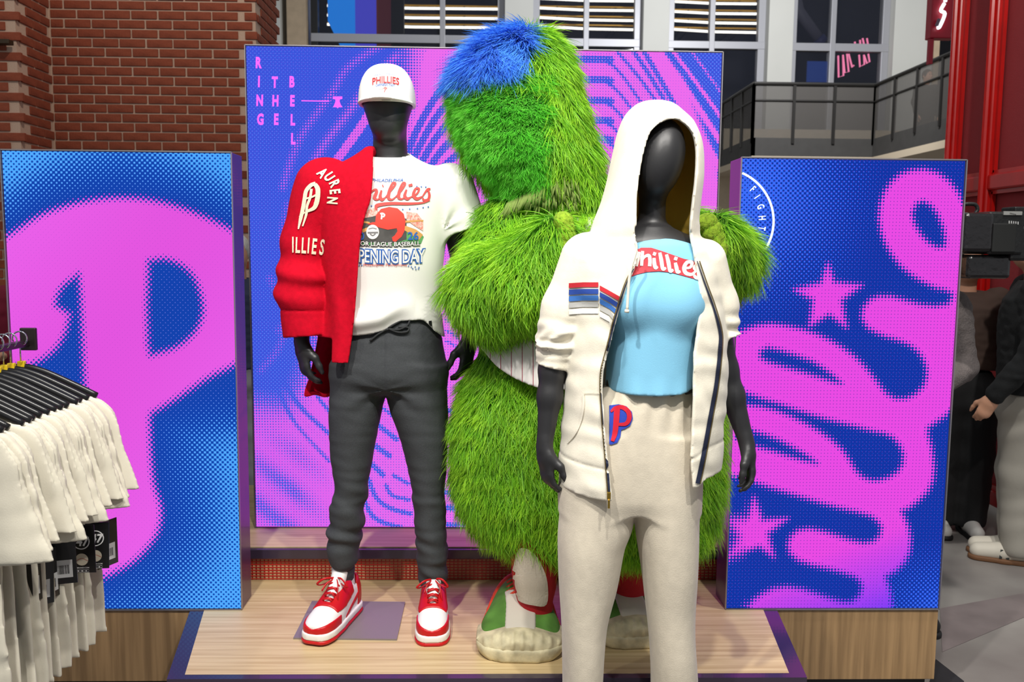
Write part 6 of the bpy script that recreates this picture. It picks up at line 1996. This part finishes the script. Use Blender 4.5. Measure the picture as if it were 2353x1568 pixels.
# ------------------------------------------------------------------ bystanders
m_skin = mat('skin', (214, 160, 130), 0.55, var=0.08, vscale=20)
m_eye = mat('eye_dark', (30, 24, 22), 0.2)
def bystander(loc, facing, label, top, legs, shoe, hair, H=1.75, elbows=None, wrists=None, palms=None, hair_len=0.0, wide=1.0, bob=0.0, waist=0.94, shoe_fn=None, spread=0.10, parts='all', h=0.010, group=None):
    """standing person built facing -Y at the origin, then turned; wrists and elbows in body space"""
    s = H / 1.75
    e = empty('person', loc, label, 'person', group)
    e.rotation_euler = (0, 0, facing)
    def put(name, f, lo, hi, m, hh=h):
        V, F = skin(f, lo, hi, hh)
        me = mesh_from(name, relax(V, F, 1) * s, F)
        me.materials.append(m)
        me.polygons.foreach_set('use_smooth', np.ones(len(me.polygons), bool))
        return child(name, me, e)
    elbows = elbows or [(-0.25, 0.02, 1.14), (0.25, 0.02, 1.14)]
    wrists = wrists or [(-0.26, -0.06, 0.90), (0.26, -0.06, 0.90)]
    palms = palms or [((0, -0.1, -1), (1, 0, 0), (0, -1, 0)), ((0, -0.1, -1), (-1, 0, 0), (0, -1, 0))]
    sh = [(-0.18, 0.01, 1.42), (0.18, 0.01, 1.42)]
    def skin_f(P):
        d = ellip(P, (0, -0.005, 1.645), (0.076, 0.094, 0.108))
        d = smin(d, ellip(P, (0, -0.035, 1.585), (0.052, 0.055, 0.055)), 0.04)
        d = smin(d, cone(P, (0, -0.094, 1.64), (0, -0.112, 1.615), 0.010, 0.015), 0.012)
        d = smin(d, cone(P, (0, -0.08, 1.578), (0.0, -0.086, 1.578), 0.016, 0.014, ((0, 0, 1), 1.8)), 0.012)
        for sg in (-1, 1):
            d = smin(d, ellip(P, (0.078 * sg, 0.012, 1.635), (0.012, 0.022, 0.032)), 0.01)
            d = np.maximum(d, -(np.linalg.norm(P - np.array([0.031 * sg, -0.093, 1.655]), axis=1) - 0.013))
        d = smin(d, cone(P, (0, 0.012, 1.58), (0, 0.025, 1.42), 0.055, 0.062), 0.03)
        d = smin(d, cone(P, (-0.1, 0.01, 1.36), (0.1, 0.01, 1.36), 0.09, 0.09), 0.03)
        for k in range(2):
            d = smin(d, chain(P, [sh[k], elbows[k], wrists[k]], [0.05, 0.038, 0.026], 0.02), 0.03)
            d = smin(d, hand_sdf(P, wrists[k], *palms[k], 0.98), 0.012)
        return d
    xs = [p[0] for p in wrists + elbows] + [-0.3, 0.3]
    ys = [p[1] for p in wrists + elbows] + [-0.16, 0.16]
    zs = [p[2] for p in wrists]
    body = put('body', skin_f, (min(xs) - 0.16, min(ys) - 0.2, min(min(zs) - 0.2, 1.2)), (max(xs) + 0.16, max(ys) + 0.2, 1.78), m_skin, 0.0075)
    for sg in (-1, 1):
        bm_ = MB().tube([(0.031 * sg * s, -0.078 * s, 1.655 * s), (0.031 * sg * s, -0.092 * s, 1.655 * s)], [0.011, 0.006], 8)
        bm_.build('eye', m_eye, None).parent = e
    def hair_f(P):
        d = ellip(P, (0, 0.012, 1.66), (0.088, 0.104, 0.110))
        d = np.maximum(d, -ellip(P, (0, -0.09, 1.61), (0.068, 0.10, 0.10)))
        d = np.maximum(d, 1.60 - P[:, 2] - 0.3 * np.maximum(P[:, 1], 0))
        if hair_len:
            l = cone(P, (0, 0.055, 1.66), (0, 0.09, 1.62 - hair_len), 0.085, 0.075, ((0, 1, 0), 1.4))
            d = smin(d, l, 0.03)
        return d + 0.004 * wob(P, 40, 2, aniso=(1, 1, 0.3))
    put('hair', hair_f, (-0.13, -0.15, 1.5 - hair_len), (0.13, 0.2, 1.8), hair)
    T_t = [(waist - 0.04, 0, 0, 0.185 * wide, 0.135), (1.05, 0, 0, 0.185 * wide, 0.135), (1.2, 0, 0, 0.20 * wide, 0.14), (1.35, 0, 0.0, 0.205 * wide, 0.135), (1.43, 0, 0.01, 0.17, 0.10), (1.475, 0, 0.015, 0.09, 0.075)]
    def top_f(P):
        d = loft(P, T_t, 2.2)
        for k in range(2):
            w_ = np.array(wrists[k]) * 0.93 + np.array(elbows[k]) * 0.07
            d = smin(d, chain(P, [sh[k], elbows[k], w_], [0.085, 0.064, 0.048], 0.03), 0.04)
        d = d + 0.006 * wob(P, 16, 3) + 0.004 * wob(P, 34, 1)
        return np.maximum(d, -cone(P, (0, 0.0, 1.46), (0, 0.0, 1.55), 0.058, 0.07))
    put('top', top_f, (min(xs) - 0.12, min(ys) - 0.12, min(min(zs), waist) - 0.06), (max(xs) + 0.12, max(ys) + 0.12, 1.52), top)
    T_h = [(0.72, 0, 0, 0.15, 0.11), (0.8, 0, 0, 0.18, 0.13), (0.9, 0, 0, 0.178, 0.125), (1.0, 0, 0, 0.165, 0.115)]
    def leg_f(P):
        d = loft(P, T_h, 2.2)
        for sg in (-1, 1):
            d = smin(d, chain(P, [(0.085 * sg, 0, 0.86), (spread * sg, -0.01, 0.48), (spread * sg, 0.01, 0.09)], [0.098 * bob_, 0.082 * bob_, 0.072 * bob_], 0.03), 0.02)
        return np.maximum(d + 0.006 * wob(P, 15, 2, aniso=(1, 1, 0.8)), 0.045 - P[:, 2])
    bob_ = 1.0 + bob
    put('trousers', leg_f, (-0.3, -0.2, 0.03), (0.3, 0.2, 1.02), legs)
    for sg in (-1, 1):
        def sh_f(P):
            d = smin(cone(P, (spread * sg, -0.17, 0.045), (spread * sg, -0.05, 0.055), 0.042, 0.048), cone(P, (spread * sg, -0.05, 0.055), (spread * sg, 0.06, 0.055), 0.048, 0.046), 0.02)
            d = smin(d, cone(P, (spread * sg, 0.0, 0.07), (spread * sg, 0.02, 0.11), 0.05, 0.048), 0.02)
            return np.maximum(d, 0.001 - P[:, 2])
        o = put('shoe', sh_f, (spread * sg - 0.08, -0.25, -0.01), (spread * sg + 0.08, 0.14, 0.18), shoe, 0.007)
        def so_f(P):
            d = smin(cone(P, (spread * sg, -0.17, 0.012), (spread * sg, -0.05, 0.012), 0.049, 0.053), cone(P, (spread * sg, -0.05, 0.012), (spread * sg, 0.062, 0.012), 0.053, 0.050), 0.02)
            return smax(d, np.maximum(P[:, 2] - 0.026, -P[:, 2]), 0.004)
        V, F = skin(so_f, (spread * sg - 0.09, -0.25, -0.01), (spread * sg + 0.09, 0.15, 0.05), 0.006)
        me = mesh_from('sole', relax(V, F, 1) * s, F)
        me.materials.append(shoe_fn or m_black)
        child('sole', me, o)
    return e
m_blk = mat('black_knit', (26, 28, 30), 0.9, var=0.15, vscale=30, bump=0.15, bscale=150)
m_blkp = mat('black_denim', (22, 22, 24), 0.9, bump=0.1, bscale=150)
m_grey = mat('grey_knit', (112, 104, 102), 0.95, bump=0.5, bscale=130, var=0.15, vscale=80)
m_lg = mat('stone_chino', (168, 164, 154), 0.85, bump=0.08, bscale=200, var=0.05)
m_hairb = mat('brown_hair', (64, 46, 34), 0.6, var=0.3, vscale=60, stretch=(1, 1, 0.1))
m_hairw = mat('white_hair', (206, 204, 200), 0.7, var=0.2, vscale=60)
m_bone = mat('bone_leather', (212, 206, 192), 0.6)
m_gum = mat('gum_rubber', (112, 76, 48), 0.7)
# black hoodie, stone trousers, pale sneakers, side on
p1 = bystander((2.84, 4.56, 0), -2.0, 'person in a black hoodie, stone grey trousers and pale gum-soled sneakers', m_blk, m_lg, m_bone, m_hairb, 1.80, shoe_fn=m_gum, elbows=[(-0.27, 0.06, 1.14), (0.27, 0.0, 1.13)], wrists=[(-0.25, 0.12, 0.90), (0.26, -0.17, 0.89)], palms=[((0, -0.1, -1), (1, 0, 0), (0, -1, 0)), ((0, -0.45, -1), (-1, 0, 0), (0, -1, 0.3))], wide=1.05, bob=0.12, spread=0.055)
# black flared trousers, long hair
p2 = bystander((2.76, 5.05, 0), -0.2, 'person with long brown hair and black flared trousers', mat('brown_top', (74, 56, 48), 0.9), m_blkp, mat('white_sneaker', (214, 212, 208), 0.6), m_hairb, 1.70, hair_len=0.28, bob=0.45, spread=0.09, waist=1.05)
# grey sweater, shouldering the video camera, mostly behind the light box
p3 = bystander((1.83, 3.80, 0), -0.1, 'person in a grey knitted sweater and black trousers holding the video camera', m_grey, m_blkp, m_black, m_hairb, 1.74, elbows=[(-0.25, 0.0, 1.14), (0.25, 0.03, 1.16)], wrists=[(-0.2, -0.2, 1.2), (0.04, -0.24, 1.10)], palms=[((0, -1, 0.2), (0, 0, -1), (1, 0, 0)), ((-1, -0.3, 0.1), (0, 0, 1), (0, -1, 0))], waist=0.86)
p4 = bystander((2.79, 5.6, 0), 0.4, 'person in faded blue jeans behind the crowd', mat('dark_top', (40, 42, 48), 0.9), mat('faded_denim', (96, 122, 148), 0.9, var=0.2, vscale=20), m_black, m_hairb, 1.72)
p5 = bystander((-1.60, 5.6, 0), 0.2, 'white-haired person in a navy jacket seen between the light boxes', mat('navy_jacket', (32, 40, 66), 0.85), mat('grey_trousers', (120, 120, 128), 0.85), m_black, m_hairw, 1.72)
p6 = bystander((-2.46, 4.15, 0), 0.5, 'person in a crimson top at the picture edge beside the light box', mat('crimson_top', (120, 12, 46), 0.85), m_blkp, m_black, m_hairb, 1.70, wrists=[(-0.2, -0.2, 1.15), (0.15, -0.26, 1.18)], palms=[((0.6, -1, 0.2), (0, 0, -1), (1, 0, 0)), ((-0.3, -1, 0.2), (0, 0, -1), (-1, 0, 0))])
p7 = bystander((8.28, 17.0, ZF0), 0.3, 'person in dark clothes standing on the upper walkway behind the railing mesh', m_blk, m_blkp, m_black, m_hairb, 1.75, h=0.014)
# N emblem on the pale sneaker
V, F = text_mesh('N', 0.062, bold=0.004, shear=0.1)
sh_ = [c for c in p1.children if c.name.startswith('shoe')][1]
me = mesh_from('emblem', [(0.055 + 0.052, -0.055 + u, 0.033 + v) for u, v in V[:, :2]], F)
me.materials.append(mat('emblem_dark', (46, 52, 50), 0.6))
child('emblem', me, sh_)
# shoulder video camera under a black rain cover
YV = 3.62
vc = empty('video_camera', U(2285, 560, YV), 'black shoulder video camera under a rain cover', 'camera')
m_vc, m_vc2 = mat('camera_black', (20, 21, 22), 0.5, bump=0.2, bscale=60), mat('rain_cover', (26, 24, 26), 0.22, coat=0.4, bump=0.6, bscale=26)
def vbox(name, x0, y0, x1, y1, dy0, dy1, m_, bev=0.008):
    a, b = U(x0, y0, YV), U(x1, y1, YV)
    return MB().box((a[0], YV + dy0, b[2]), (b[0], YV + dy1, a[2]), bev).build(name, m_, vc)
vbox('rain_cover', 2190, 490, 2250, 580, -0.10, 0.10, m_vc2, 0.015)
vbox('body', 2245, 488, 2320, 585, -0.09, 0.10, m_vc, 0.010)
vbox('side_panel', 2252, 515, 2300, 580, -0.10, -0.085, mat('panel_charcoal', (18, 20, 20), 0.8), 0.004)
vbox('battery', 2300, 520, 2400, 600, -0.08, 0.09, m_vc, 0.012)
vbox('shoulder_pad', 2205, 585, 2300, 640, -0.07, 0.09, m_vc2, 0.015)
vbox('wireless_pack', 2316, 476, 2345, 522, -0.05, 0.05, m_vc, 0.006)
vbox('nameplate', 2276, 488, 2317, 497, -0.096, -0.088, mat('plate_silver', (176, 176, 172), 0.4, 0.5), 0.001)
MB().tube([U(x, y, YV) for x, y in catmull([(2205, 478), (2215, 470), (2240, 470), (2246, 482), (2240, 492)], 5)], 0.008, 8).build('handle', m_vc, vc, True)
for x0, y0, n, wd, ht, m_ in ((2289, 491, 7, 1.1, 3.0, mat('mark_dark', (60, 60, 60), 0.5)), (2288, 509, 5, 2.6, 6.5, mat('mark_pale', (176, 176, 176), 0.5))):
    items = [([(x0 + k * wd * 1.9, y0 + k * 0.5), (x0 + k * wd * 1.9 + wd, y0 + k * 0.5), (x0 + k * wd * 1.9 + wd, y0 + k * 0.5 + ht), (x0 + k * wd * 1.9, y0 + k * 0.5 + ht)], [[0, 1, 2, 3]]) for k in range(n)]
    V, F = merge2d(items)
    W = np.array([U(px_, py_, YV) for px_, py_ in V])
    W[:, 1] = YV - (0.0975 if n == 7 else 0.0915)
    link('faint_marking', mesh_from('faint_marking', W, [f[::-1] for f in F]), m_, vc)['kind'] = 'stuff'
